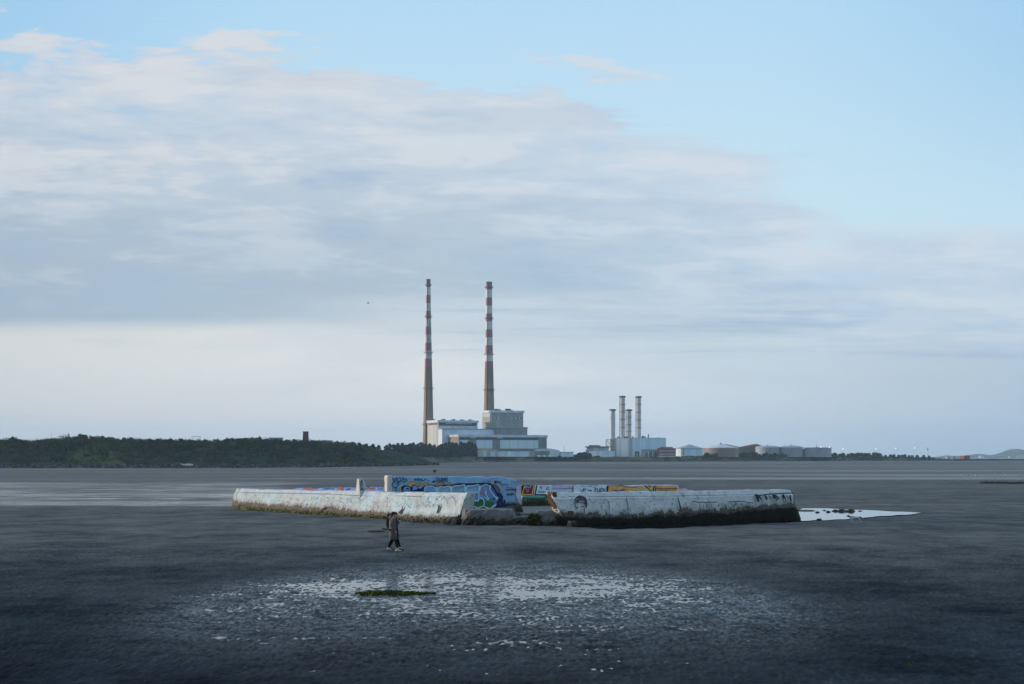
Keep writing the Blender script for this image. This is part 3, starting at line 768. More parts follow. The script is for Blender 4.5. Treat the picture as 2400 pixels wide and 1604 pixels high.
# rear wall panels
g = Paint(BP+BN*.001, BN)
g.fill([k3(p) for p in ((1350,325),(1405,312),(1620,312),(1600,520),(1345,520))], BLK)
g.fill([k3(p) for p in ((1412,315),(1610,315),(1580,512),(1362,508))], YEL)
g.fill([k3(p) for p in ((1430,318),(1592,318),(1560,490),(1385,488))], RED)
g.fill([k3(p) for p in ((1415,360),(1450,330),(1500,345),(1545,318),(1560,335),(1520,375),(1465,365),(1430,385))], (70,170,206))
g.stroke(sm([k3(p) for p in ((1475,395),(1495,420),(1475,450),(1455,425),(1475,395))],4), .06, (196,130,170))
g.stroke([k3((1660,315)),k3((1618,520))], .10, BLK); g.stroke([k3((1640,315)),k3((1600,520))], .06, WHT)
g.fill([k3(p) for p in ((1675,318),(1960,322),(1960,490),(1640,490))], (206,222,238))
g.stroke([k3((1630,500)),k3((1960,506))], .09, BLK)
for a in ([(1710,345),(1740,380),(1765,350),(1735,335),(1725,365)],[(1690,430),(1700,460),(1725,440),(1740,460),(1760,435),(1790,462),(1800,435),(1835,455)],[(1850,360),(1900,350),(1885,395),(1905,410)],[(1830,400),(1865,375),(1850,415)]):
    g.stroke(sm([k3(p) for p in a],3), .045, BLK)
g.fill([k3(p) for p in ((1960,312),(2346,318),(2346,372),(1960,382))], (196,188,224))
g.stroke([k3((1960,384)),k3((2346,376)),k4((470,262))], .035, (60,60,80))
g.fill([k4(p) for p in ((100,205),(440,205),(450,255),(100,262))], (190,184,222))
g.fill([k4(p) for p in ((470,212),(1040,205),(1030,330),(462,330))], (214,226,240))
g.stroke([k4((460,205)),k4((450,260)),k4((465,318))], .05, BLK)
g.stroke([k4((480,212)),k4((640,216)),k4((900,206))], .03, (70,80,110))
g.stroke([k4((470,322)),k4((740,322)),k4((1040,318))], .03, (50,60,90))
txt = {'U':[[(0,0),(.05,.8),(.5,1),(.9,.75),(1,0)]],'P':[[(.1,1),(0,0),(.8,.1),(.9,.45),(.1,.55)]],'T':[[(0,0),(1,0)],[(.5,0),(.5,1)]],'H':[[(0,0),(0,1)],[(0,.5),(1,.5)],[(1,0),(1,1)]],'E':[[(1,0),(0,0),(0,1),(1,1)],[(0,.5),(.8,.5)]],
       'F':[[(.1,1.1),(.05,0),(1,-.08)],[(.05,.5),(.8,.42)]],'C':[[(1,.1),(.4,.0),(.05,.5),(.3,.95),(1,.85)]],'K':[[(0,0),(.05,1)],[(.9,-.1),(.08,.52),(1,1)]]}
def write(g, s, fn, x, y, w, h, gap, wd, c):
    for ch in s:
        if ch != ' ':
            for st in txt[ch]: g.stroke(sm([fn((x+p[0]*w, y+p[1]*h)) for p in st],3) if len(st)>3 else [fn((x+p[0]*w, y+p[1]*h)) for p in st], wd, c)
        x += w+gap
INK = (24,58,110)
write(g,'UP',k4,588,262,38,46,10,.055,INK); write(g,'THE',k4,700,280,20,26,7,.035,INK); write(g,'FUCK',k4,828,256,36,56,12,.065,INK)
for a in ([(590,218),(630,214),(640,224)],[(730,222),(770,226)],[(790,240),(830,236)]): g.stroke([k4(p) for p in a], .03, (80,90,120))
g.fill([k4(p) for p in ((1035,205),(1065,205),(1050,330),(1022,330))], (44,34,48))
g.fill([k4(p) for p in ((1066,206),(1330,212),(1400,232),(1640,210),(1650,212),(1800,330),(1052,330))], ORG)
g.stroke([k4(p) for p in ((1066,212),(1300,210),(1400,236),(1560,236))], .05, (90,64,50))
g.fill([k4(p) for p in ((1130,280),(1165,295),(1190,278),(1220,300),(1280,282),(1355,278),(1320,300),(1280,322),(1150,322))], (48,122,190))
g.stroke(sm([k4(p) for p in ((1120,275),(1165,296),(1190,276),(1230,302),(1290,278),(1360,280))],3), .035, NAV)
g.fill([k4(p) for p in ((1490,322),(1560,275),(1700,285),(1790,322))], (150,196,206))
g.fill([k4(p) for p in ((1640,205),(1690,205),(1800,300),(1800,330),(1760,300))], BLK)
g.fill([k4(p) for p in ((1700,208),(1830,208),(1815,300),(1790,290))], YEL)
g.fill([k4(p) for p in ((1720,205),(1810,205),(1765,255))], (170,90,130))
g.stroke([k4((1645,206)),k4((1780,312))], .05, WHT)
g.fill([k4(p) for p in ((1835,208),(1880,208),(1870,325),(1828,325))], BLK); g.stroke([k4((1858,210)),k4((1848,320))], .05, WHT)
g.fill([k4(p) for p in ((1882,210),(2236,210),(2240,255),(1876,262))], (230,176,104))
g.stroke([k4((1876,262)),k4((2245,258))], .05, (84,58,40))
g.fill([k4(p) for p in ((1876,268),(2210,268),(2205,318),(1870,322))], (214,158,92))
g.fill([k4(p) for p in ((2200,275),(2346,268),(2346,320),(2205,320))], (226,130,110))
for (x0,x1,y0,y1,n) in ((1940,2060,275,310,10),(2220,2340,280,312,14)): g.stroke(sm([k4(p) for p in scrib(gr,x0,x1,y0,y1,n)],3), .05, WHT if x0>2100 else (120,80,70))
g.fill([k3(p) for p in ((1352,530),(1640,528),(1960,512),(1960,560),(1640,585),(1352,590))], (40,112,84))
g.stroke([k3(p) for p in ((1350,538),(1600,545),(1800,540))], .04, (150,200,190))
g.build(bw)
# rear wall, left
g = Paint(CP+CN*.001, CN)
for (a,c) in (([(1340,268),(1430,262),(1500,258),(1580,285),(1345,288)],(138,84,90)),([(1690,258),(1850,252),(1960,300),(1700,300)],(66,104,164)),([(1840,245),(1950,245),(1965,305),(1880,300)],(60,96,158)),([(1965,250),(2080,250),(2085,310),(1970,310)],(136,88,88)),([(2095,262),(2225,255),(2230,320),(2095,318)],(120,160,220)),([(1190,275),(1320,268),(1320,288),(1190,290)],(100,140,200))):
    g.fill([k1(p) for p in a], c)
for (a,c) in (([(440,345),(620,330),(620,375),(440,375)],(142,86,82)),([(440,385),(520,370),(640,390),(440,402)],(84,120,176)),([(640,360),(740,322),(740,400),(640,395)],(90,140,220)),([(745,340),(830,325),(830,400),(745,400)],(80,120,130)),([(0,330),(45,330),(45,400),(0,400)],(140,60,66)),([(60,335),(190,345),(190,395),(60,398)],(90,140,214))):
    g.fill([k2(p) for p in a], c)
for q in ([(2110,285),(2160,300),(2210,280),(2170,275),(2120,300)],[(1740,292),(1800,268),(1860,290)]): g.stroke(sm([k1(p) for p in q],3), .05, NAV)
for q in ([(455,370),(500,340),(560,360),(600,335)],[(660,380),(690,340),(710,385),(735,340)],[(80,360),(130,375),(170,355)]): g.stroke(sm([k2(p) for p in q],3), .05, (30,40,90))
g.build(cw)
# left outer wall: faint cyan and black tags; face plane tilted slightly
g = Paint(LP+LN*.135+Vector((0,0,.75)), (LN+Vector((0,0,.17))).normalized()); g.lift = .04
cyn = (164,202,208)
for i in range(26):
    x0 = gr.uniform(200,2300); y0 = gr.uniform(400,560)
    g.stroke(sm([k1((x0+a*gr.uniform(20,70), y0+gr.uniform(-50,50))) for a in range(4)],3), .024, cyn)
for i in range(30):
    x0 = gr.uniform(0,1560); y0 = gr.uniform(540,660)
    g.stroke(sm([k2((x0+a*gr.uniform(10,50), y0+gr.uniform(-60,60))) for a in range(4)],3), .024, cyn)
for i in range(90):
    k_ = gr.random(); x0 = gr.uniform(150,2300); y0 = 560-gr.random()**2*170+x0*.02
    g.stroke([k1((x0,y0)),k1((x0+gr.uniform(-14,14),y0+gr.uniform(10,40)))], gr.uniform(.03,.10), (112,100,92))
for i in range(70):
    x0 = gr.uniform(0,2150); y0 = 690-gr.random()**2*190
    g.stroke([k2((x0,y0)),k2((x0+gr.uniform(-14,14),y0+gr.uniform(10,40)))], gr.uniform(.02,.08), (112,100,92))
GB=(66,70,80)
for a in ([(1800,530),(1812,545)],[(1820,560),(1830,525),(1870,515),(1870,550),(1830,560),(1880,560)],[(1900,545),(1915,510),(1940,500),(1945,560)],[(1960,530),(2000,520),(1990,560)],[(1820,690),(1825,620),(1860,580),(1895,620),(1900,680)],[(1920,680),(1930,600),(1990,535),(2035,600),(2030,690)],[(2050,650),(2060,590),(2130,530),(2190,590),(2200,700)],[(2170,460),(2165,520)],[(2110,500),(2150,520),(2180,500)]):
    g.stroke(sm([k2(p) for p in a],4), .03, GB)
for (x0,x1,y0,y1,n) in ((1580,1700,540,600,16),(1600,1730,600,700,22),(1580,1640,640,700,8)): g.stroke(sm([k2(p) for p in scrib(gr,x0,x1,y0,y1,n)],3), .015, (100,104,112))
g.stroke(sm([k2(p) for p in ((1590,500),(1620,465),(1680,450),(1730,445))],3), .03, GB)
CR=(48,42,38)
for a in ([(1148,640),(1160,560),(1172,520)],[(525,500),(555,450),(600,425)]): g.stroke([k2(p) for p in a], .03, CR)
g.stroke([k1(p) for p in ((190,560),(205,470),(215,400),(245,340),(285,285))], .07, CR)
for a in ([(130,362),(560,368),(1000,374),(1500,382),(1960,392)],):
    g.stroke([k1(p) for p in a], .035, (120,116,110))
for a in ([(0,484),(500,500)],[(1090,510),(1590,516)]):
    g.stroke([k2(p) for p in a], .035, (112,108,104))
g.build(lw)
# crack wedges, flat dark fills laid over the wall face
g = Paint(LP+LN*.20+Vector((0,0,.3)), (LN+Vector((0,0,.10))).normalized()); g.lift = .05
for a in ([(1140,655),(1145,720),(1110,835),(1050,800),(1090,760),(1130,715)],[(1800,630),(1822,690),(1790,790),(1740,820),(1770,760)]): g.fill([k2(p) for p in a], CR)
for a in ([(1770,600),(1740,660),(1650,710),(1640,705),(1690,650)],[(180,540),(178,660),(70,662),(76,610),(150,600)],[(915,535),(905,580),(875,580)]): g.fill([k1(p) for p in a], CR)
g.build(lw,'crack')
# post: dense black scribble on the shaded side
pn_ = (-LD); pp = pc+(-LD)*.30; 
g = Paint(pp, (-LD).normalized()); g.lift = .03
for i in range(5): g.stroke(sm([k2(p) for p in scrib(gr,318+i*4,385+i*6,190+i*44,235+i*44,12)],3), .035, BLK)
g.build(post)
# right outer wall: line-drawn head, cracks, specks
g = Paint(RP+RN*.17+Vector((0,0,1.25)), (RN+Vector((0,0,.22))).normalized()); g.lift = .05
for a in ([(490,470),(510,420),(560,390),(600,388),(650,410),(685,460),(693,520),(685,590)],[(490,470),(488,540),(500,580),(535,610)],[(500,440),(560,400),(640,420),(680,480)],[(500,470),(570,430),(640,450),(685,510)],[(505,500),(580,460),(650,490),(688,550)],[(505,495),(570,500),(620,510),(660,530),(672,590)],[(640,430),(670,480),(690,560)],[(515,480),(560,455),(610,460)],[(590,575),(615,568),(645,572)],[(520,560),(530,600)],[(660,540),(685,570)],[(540,412),(600,408),(650,440)],[(520,430),(590,420),(665,470)]):
    g.stroke(sm([k4(p) for p in a],4), .045, (52,58,70))
for a in ([(1060,480),(1072,560),(1078,620)],[(1370,420),(1375,480),(1395,560),(1390,640)],[(2250,400),(2265,490),(2290,600),(2305,660)],[(640,600),(650,690)]): g.stroke([k4(p) for p in a], .045, CR)
for i in range(70):
    x0 = gr.uniform(230,2340); y0 = gr.uniform(420,640); g.stroke([k4((x0,y0)),k4((x0+gr.uniform(4,16),y0+gr.uniform(-5,9)))], gr.uniform(.03,.08), (60,58,58))
for a in ([(230,416),(285,414)],[(360,406),(470,403)],[(690,414),(900,408),(1360,404),(1800,402),(2346,398)]): g.stroke([k4(p) for p in a], .03, (92,92,92))
k5 = lambda p: (1580+p[0]/7.331, 1110+p[1]/7.331)
for a in ([(280,500),(340,490),(400,510),(460,500),(520,512),(600,500),(720,502)],[(890,500),(1000,495),(1110,486),(1210,500),(1330,520)],[(60,480),(80,560),(105,650)]): g.stroke([k5(p) for p in a], .05, CR)
g.stroke([k5(p) for p in ((0,398),(500,388),(1000,380),(1320,378))], .03, (92,92,92)); g.stroke([k5(p) for p in ((1340,380),(1440,386),(1560,372),(1700,360),(1850,352),(2020,344))], .07, CR)
for i in range(36):
    x0 = gr.uniform(150,1300); y0 = gr.uniform(500,540); g.stroke([k5((x0,y0)),k5((x0+gr.uniform(-4,6),y0+gr.uniform(30,90)))], gr.uniform(.02,.05), (92,90,84))
for i in range(26):
    x0 = gr.uniform(1350,1980); y0 = gr.uniform(360,400); g.stroke([k5((x0,y0)),k5((x0+gr.uniform(20,60),y0+gr.uniform(50,120)))], gr.uniform(.03,.12), (48,48,48))
g.build(rw)
# ---- power stations and the far shore -------------------------------------
class Bld:
    """a building turned by th, its near vertical corner at photo column px, distance d"""
    def __init__(s, name, label, px, d, base, th, cat='building', group=None):
        s.d = d; s.base = base; s.th = th; s.c = math.cos(th); s.s = math.sin(th); s.o = Vector((X(px,d),d,base))
        s.root = empty(name, s.o, label, cat, th, group)
    def u(s, px, v): 
        k = (px-PXC)/F; return (k*(s.o.y+v*s.c)-s.o.x+v*s.s)/(s.c-k*s.s)
    def vl(s, px, u):
        k = (px-PXC)/F; return (s.o.x+u*s.c-k*(s.o.y+u*s.s))/(s.s+k*s.c)
    def dist(s, u, v): return s.o.y+u*s.s+v*s.c
    def z(s, py, u, v): return Z(py, s.dist(u,v))-s.base
    def dims(s, pl, pc, pr, yt, yb, v0):
        u0 = s.u(pc,v0); u1 = s.u(pr,v0); v1 = s.vl(pl,u0) if pl is not None else None
        return u0,u1,v1,s.z(yt,u0,v0),(s.z(yb,u0,v0) if yb is not None else -1.0)
    def block(s, name, mat, pl, pc, pr, yt, yb, v0, depth=None, cap=None, capmat=None, capout=.7, parent=None):
        u0,u1,v1,zt,zb = s.dims(pl,pc,pr,yt,yb,v0)
        if depth: v1 = v0+depth
        mb = MB()
        mb.box(u0,u1,v0,v1,zb,zt-(cap or 0)); o = mb.build(name, mat, parent or s.root)
        if cap:
            mb = MB(); mb.box(u0-capout,u1+capout,v0-capout,v1+capout,zt-cap+.003,zt); mb.build('parapet', capmat or mat, parent or s.root)
        return o,(u0,u1,v0,v1,zb,zt)
    def front(s, name, mat, p0, p1, yt, yb, v0, out=.12, parent=None, m2=None):
        u0 = s.u(p0,v0); u1 = s.u(p1,v0); zt = s.z(yt,u0,v0); zb = s.z(yb,u0,v0)
        mb = MB(); mb.box(u0,u1,v0-out,v0+.3,zb,zt); return mb.build(name, mat, parent or s.root)
def clad(name, c, panel=4.0, dark=.80, var=.12, axis='xy', rough=.6):
    """sheet cladding: slightly different panels with dark joints, all in object space"""
    m, t, b = new_mat(name)
    p = coords(t); x, y, z = sep(t, p)
    h = (x+y)/panel
    fr_ = h-h.fl()
    joint = fr_.lt(.07)
    wn = t.nodes.new('ShaderNodeTexWhiteNoise'); wn.noise_dimensions = '1D'; t.links.new(h.fl().k, wn.inputs['W'])
    val = E(t, wn.outputs['Value'])
    n = noise(t, comb(t, x*.3, y*.3, z*.06), 1., 5, .6)
    col = mixc(t, (val*.5+n*.5).sm(.25,.75), tuple(a*(1-var) for a in c), tuple(min(1,a*(1+var)) for a in c))
    col = mixc(t, joint*.8, col, tuple(a*dark for a in c))
    setc(t, b.inputs['Base Color'], col); b.inputs['Roughness'].default_value = rough; b.inputs['Specular IOR Level'].default_value = .3
    return m
M_cream = clad('cream_panel', S(172,170,166), 9, .93)
M_dgrey = clad('dark_grey_panel', S(112,120,122), 7, .88)
M_mgrey = clad('mid_grey_panel', S(138,146,146), 6, .88)
M_lgrey = clad('light_grey_panel', S(188,200,210), 8, .85)
M_win = clad('pale_blue_glazing', S(190,216,230), 11, .68, .05, rough=.25)
M_strip = clad('window_strip', S(64,74,84), 3, .5, .3, rough=.3)
M_white = clad('white_sheet', S(228,232,230), 5.5, .88)
M_blue = clad('pale_blue_sheet', S(192,220,234), 5.0, .72, .08)
M_dark = simple('dark_metal', S(58,62,66), .7, .2, .3)
M_rust = simple('rust_metal', S(120,84,66), .8, .3, .4)
M_brick = simple('red_brick', S(128,80,66), .9, .2, .4, .1)
M_roofb = simple('brown_roof', S(132,108,98), .9, .2, .1, .1)
TH = R(27)
st = Bld('power_station', 'stepped grey power station with cream end walls below the two striped chimneys', 1076, 1750, 4.4, TH)
for (nm, a) in (('lower_hall',  (M_dgrey,1033.7,1076,1281.5,1018.8,None,0,None,2.9,M_lgrey,1.0)),
                ('boiler_house',(M_lgrey,1002,1027,1119.5,985,None,46,None,2.6,M_lgrey,1.0)),
                ('upper_hall',  (M_lgrey,1027.2,1036,1166,1004.6,None,30,None,1.0,M_mgrey,.6)),
                ('tower_block', (M_mgrey,1130.5,1154.5,1226.5,962,None,44,None,2.7,M_lgrey,1.1)),
                ('shoulder_block',(M_dgrey,None,1164,1236,1000.8,None,24,30,1.3,M_mgrey,.7))):
    mat,pl,pc_,pr_,yt,yb,v0,dep,cap,cm,co = a
    o,dm = st.block(nm, mat, pl, pc_, pr_, yt, yb, v0, dep, cap, cm, co)
    if nm == 'lower_hall': d_low = dm
    if nm == 'boiler_house': d_boil = dm
    if nm == 'tower_block': d_tow = dm
# cream cladding on the sunlit end walls, with their dark bands
def endwall(name, mat, dm, z0, z1, f0=0.02, f1=.98, out=.15):
    mb = MB(); u0,u1,v0,v1,zb,zt = dm; mb.box(u0-out,u0+.2,v0+(v1-v0)*f0,v0+(v1-v0)*f1,z0,z1); return mb.build(name, mat, st.root)
endwall('end_wall', M_cream, d_boil, 0, d_boil[5]-2.9)
endwall('window_strip', M_rust, d_boil, d_boil[5]-5.6, d_boil[5]-3.2, .05,.92,.22)
endwall('end_wall', M_cream, d_low, d_low[5]-2.85, d_low[5]-.1, 0, 1, 1.3)
endwall('end_wall', M_cream, d_low, 4.0, 8.6)
endwall('end_wall', simple('grey_concrete', S(134,130,124), .9, .1, .05), d_low, 8.8, d_low[5]-3.1)  # plain grey band between the cream panels
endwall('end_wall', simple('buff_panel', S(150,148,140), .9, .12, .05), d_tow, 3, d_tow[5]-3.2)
endwall('end_wall', M_cream, d_tow, d_tow[5]-7.6, d_tow[5]-3.4, .1,.95,.25)
for (p0,p1) in ((1078,1098.5),(1116.5,1154),(1172,1261.5)):
    st.front('window', M_win, p0, p1, 1031.6, 1051.6, 0)
st.front('window_strip', M_strip, 1077, 1262, 1024.6, 1031, 0, .1)
st.front('window_strip', M_strip, 1029, 1117, 990.6, 998, 46, .12)
st.front('window_strip', simple('strip_light', S(150,164,176), .6, .2, .2), 1044, 1106, 991.5, 994, 46, .2)
for p in (1101,1165): st.front('vent', M_lgrey, p, p+13, 1025.5, 1027.5, 0, .25)
for (p0,p1) in ((1158,1171),(1199,1224)):
    for k in range(int((p1-p0)/4)): st.front('window', M_strip if k%2 else M_lgrey, p0+k*4.2, p0+k*4.2+2.4, 978.3, 981.8, 44, .15)
for (px_,y) in ((1190,970),(1175,998)): st.front('vent', M_lgrey, px_, px_+1.6, y, y+3, 44, .3)
for px_ in (1060,1077,1092,1110): st.front('vent', M_strip, px_, px_+1.5, 1001, 1003.3, 46, .2)
# roof fans
for px_ in (1016,1036,1041,1060,1064,1081,1086,1101,1105):
    mb = MB(); uu = st.u(px_,60); zz = d_boil[5]; mb.box(uu-.9,uu+.9,59,61.5,zz-.1,zz+rng.uniform(1.2,2.4)); mb.build('roof_fan', M_dark, st.root)
for px_,w,h in ((1163,2.2,2.2),(1170,1.6,1.8),(1188,1.6,2.2),(1192,2.4,2.6),(1198,1.5,1.2)):
    mb = MB(); uu = st.u(px_,56); zz = d_tow[5]; mb.box(uu-w,uu+w,55,58,zz-.1,zz+h); mb.build('roof_plant', M_dark, st.root)
# low sheds in front
sh = Bld('shed', 'cream arched shed with pale doors in front of the power station', 1121, 1712, 4.3, R(4))
def arch(b, name, mat, p0, p1, yt, ymid, yb, v0, dep, parent=None):
    u0 = b.u(p0,v0); u1 = b.u(p1,v0); zt = b.z(yt,u0,v0); zm = b.z(ymid,u0,v0); zb = b.z(yb,u0,v0); n = 12
    pr_ = [(u0,zb),(u1,zb)]+[(u1+(u0-u1)*i/n, zm+(zt-zm)*math.sin(math.pi*i/n)) for i in range(n+1)]
    mb = MB(); k = len(pr_)
    mb.add([(u,v0,z) for u,z in pr_]+[(u,v0+dep,z) for u,z in pr_], [tuple(range(k)), tuple(range(2*k-1,k-1,-1))]+[(i,i+k,(i+1)%k+k,(i+1)%k) for i in range(k)])
    return mb.build(name, mat, parent or b.root)
arch(sh,'wall',M_cream,1120,1165.5,1052.2,1056,1071,0,26)
for (a,b_) in ((1133,1140),(1149.5,1160)): sh.front('door', M_win, a, b_, 1058.5, 1070.5, 0, .2)
rowb = Bld('workshop', 'long low blue-grey workshop with a dark bay in front of the power station', 1166, 1716, 4.3, R(4))
rowb.block('wall', M_blue, None, 1166, 1252, 1056, 1071, 0, 24, .8, simple('maroon_fascia', S(92,84,86), .8, .15, .1), .4)
rowb.front('door', M_white, 1176.5, 1181.5, 1058.5, 1070.5, 0, .2); rowb.front('door', M_white, 1192, 1197, 1058.5, 1070.5, 0, .2)
rowb.front('panel', M_cream, 1240.5, 1251, 1058.5, 1070.6, 0, .25)
rowc = Bld('warehouse', 'dark fronted warehouse with a rounded roof at the right end of the power station', 1252, 1716, 4.3, R(4))
arch(rowc,'wall',M_lgrey,1252.3,1312,1051.5,1056.5,1071,0,22)
rowc.front('bay', M_dgrey, 1252.6, 1288, 1057.8, 1071, 0, .2)
for p in (1259,1271.5,1284.5):
    b_ = Bld('white_van', {1259:'white van parked at the left of three before the dark warehouse bay',1271.5:'white van parked in the middle of three before the dark warehouse bay',1284.5:'white van parked at the right of three by the dark bay end'}[p], p, 1706, 4.35, R(4), 'van', 'vans parked before the warehouse')
    mb = MB(); mb.loft([[(0,-1,.5),(4.4,-1,.5),(4.4,1,.5),(0,1,.5)],[(0,-1,1.2),(4.4,-1,1.2),(4.4,1,1.2),(0,1,1.2)],[(.1,-.95,2.0),(3.4,-.95,2.0),(3.4,.95,2.0),(.1,.95,2.0)]]); mb.build('body', M_white, b_.root)
    
    for wx in (.9,3.5):
        for wy in (-.95,.75): mb = MB(); mb.tube((wx,wy,.36),(wx,wy+.2,.36),.36,n=10); mb.build('wheel', M_dark, b_.root)
rowd = Bld('annexe', 'small pale blue annexe to the right of the rounded warehouse', 1313.5, 1716, 4.3, R(4))
rowd.block('wall', M_blue, None, 1313.5, 1344, 1059.5, 1071, 0, 14, .7, M_mgrey, .3)

# the two tall chimneys
def chimney_mat(name, H, band, r, wear):
    m, t, b = new_mat(name)
    p = coords(t); x, y, z = sep(t, p)
    k = ((z*-1.+H)/band)
    odd = (k*.5-(k*.5).fl()).gt(.5)
    s = noise(t, comb(t, x*.35, y*.35, z*.02), 1., 6, .65); f = noise(t, p, .45, 6, .7)
    red = mixc(t, s.sm(.3,.7), S(134,88,98), S(164,120,128)); wht = mixc(t, s.sm(.3,.7), S(186,190,192), S(212,214,214))
    pt = mixc(t, odd, red, wht)
    # flaking and soot, heavier at mid height, biased to the seaward quarter where the ladder runs
    stripn = noise(t, comb(t, x*1.1, y*1.1, z*.12), 1., 6, .7)
    lad = (x*.5+y*-.85).sm(r*.2, r*.75)
    mid = (z/H).sm(.52,.70)*(z/H).sm(.96,.80)
    worn = (stripn*.6+f*.4+lad*.14*wear+mid*.10*wear).sm(.60,.68)
    pt = mixc(t, worn*.85, pt, mixc(t, f.sm(.4,.6), S(96,96,92), S(140,134,124)))
    con = mixc(t, s.sm(.3,.7), S(116,100,86), S(158,138,118)); con = mixc(t, (x.sm(-r*.1,r*.5))*s.sm(.4,.62)*.6, con, S(96,88,84))  # right half darkened in blotches, the unlit side painted into the concrete
    con = mixc(t, (z/H).sm(.36,.50)*f.sm(.35,.6)*.45, con, S(98,98,86))
    con = mixc(t, (z-5.).lt(0.), con, S(196,186,160))
    top = (z-H+1.2).gt(0.)
    col = mixc(t, k.gt(11.), pt, con); col = mixc(t, top*.6, col, S(70,60,62))
    setc(t, b.inputs['Base Color'], col); b.inputs['Roughness'].default_value = .9; b.inputs['Specular IOR Level'].default_value = .15
    return m
def chimney(px, d, ytop, prof, ring_y, label, wear):
    base = 4.2; H = Z(ytop,d)-base; root = empty('tall_chimney', (X(px,d),d,base), label, 'chimney', 0, 'red and white striped chimneys')
    mb = MB(); pr_ = [(r*d/F, Z(y,d)-base) for y,r in prof][::-1]
    full = []
    for (r0,z0),(r1,z1) in zip(pr_,pr_[1:]):
        for i in range(6): full.append((r0+(r1-r0)*i/6, z0+(z1-z0)*i/6))
    full.append(pr_[-1]); mb.lathe(full, n=40)
    r0 = pr_[-1][0]; mb.lathe([(r0*.8,H-1.5),(r0*.8,H+.0),(r0,H+.02)], n=40, cap=False)
    mb.build('shaft', chimney_mat('chimney_paint', H, 18.62*d/F, pr_[0][0], wear), root, smooth=True)
    for y in ring_y:
        z = Z(y,d)-base; r = float(np.interp(z,[q for _,q in pr_],[q for q,_ in pr_]))
        mb = MB(); mb.lathe([(r+.02,z-.35),(r+1.5,z-.25),(r+1.5,z+.1),(r+.02,z+.1)], n=36, cap=False); 
        mb.lathe([(r+1.45,z+1.0),(r+1.55,z+1.0),(r+1.55,z+1.25),(r+1.45,z+1.25),(r+1.45,z+1.0)], n=36, cap=False)
        for k in range(18): a = 2*math.pi*k/18; mb.tube((math.cos(a)*(r+1.5),math.sin(a)*(r+1.5),z),(math.cos(a)*(r+1.5),math.sin(a)*(r+1.5),z+1.1),.06,n=4)
        mb.build('gallery', M_dark, root)
    mb = MB()
    a = R(-112)
    for (ra,za),(rb,zb) in zip(pr_,pr_[1:]): mb.tube((math.cos(a)*(ra+.5),math.sin(a)*(ra+.5),za),(math.cos(a)*(rb+.5),math.sin(a)*(rb+.5),zb),.42,n=6)
    mb.build('ladder', M_dark, root)
chimney(1004, 1835, 655, [(655,5.1),(675,5.2),(740,6.1),(827,7.9),(862,8.6),(911,9.9),(980,11.5),(1043,13.2),(1072,13.6)], (669.3,743.2,827.4,911.6,995.8), 'thinner left chimney with red and white bands standing clear of the roof', 1.)
chimney(1146.2, 1850, 661.2, [(661,7.2),(680,7.2),(741,7.5),(831,8.9),(865,10),(914,11.1),(963,12.3),(1072,14.6)], (674.6,747.4,831.2,914.8), 'thicker right chimney with red and white bands rising behind the tower block', .45)

# second plant: white turbine hall and four steel stacks
TH2 = R(32)
pl = Bld('turbine_hall', 'white clad turbine hall below the four grey stacks', 1482.8, 1800, 4.5, TH2)
o,dt = pl.block('hall', M_blue, 1432.6, 1482.8, 1560.8, 1026, 1071, 0, None, .6, M_lgrey, .2)
mb = MB(); mb.box(dt[0]-.15,dt[0]+.2,dt[2]+.6,dt[3]-.2,.0,dt[5]-.7); mb.build('end_wall', M_white, pl.root)
mb = MB(); mb.box(dt[0]-.3,dt[0]+.2,dt[3]-11,dt[3]-.5,.0,dt[5]-.8); mb.build('end_panel', M_cream, pl.root)
mb = MB()
for k in range(7): mb.box(dt[0]-2.0,dt[0]-.1,1.,4.5,3+k*3.1,3.3+k*3.1)
mb.box(dt[0]-1.9,dt[0]-1.6,1.1,1.4,0,24); mb.box(dt[0]-1.9,dt[0]-1.6,4.1,4.4,0,24); mb.build('stair_tower', M_dark, pl.root)
pl.front('door', M_strip, 1488.2, 1497.8, 1058.5, 1071, 0, .1); pl.front('door_post', M_white, 1491.6, 1493.4, 1063, 1071, 0, .4)
for px_,w,h in ((1450,1.6,1.2),(1467,2.4,1.4),(1506,.8,2.4),(1511,.8,1.8),(1519.5,.15,4.5),(1483,.5,1.6),(1543,.3,.8)):
    mb = MB(); uu = pl.u(px_,14); mb.box(uu-w,uu+w,13,15,dt[5]-.1,dt[5]+h); mb.build('roof_plant', M_dark, pl.root)
annex = Bld('plant_annexe', 'grey low annexe with pipes against the front of the turbine hall', 1507, 1785, 4.5, TH2)
annex.block('wall', M_mgrey, 1503, 1507, 1541, 1054, 1071, 0, None, .6, M_dgrey, .2)
for k in range(9): annex.front('pipe', (M_lgrey,M_rust,M_dark)[k%3], 1509+k*3.3, 1510.2+k*3.3, 1058+(k*7%5), 1071, 0, .6)
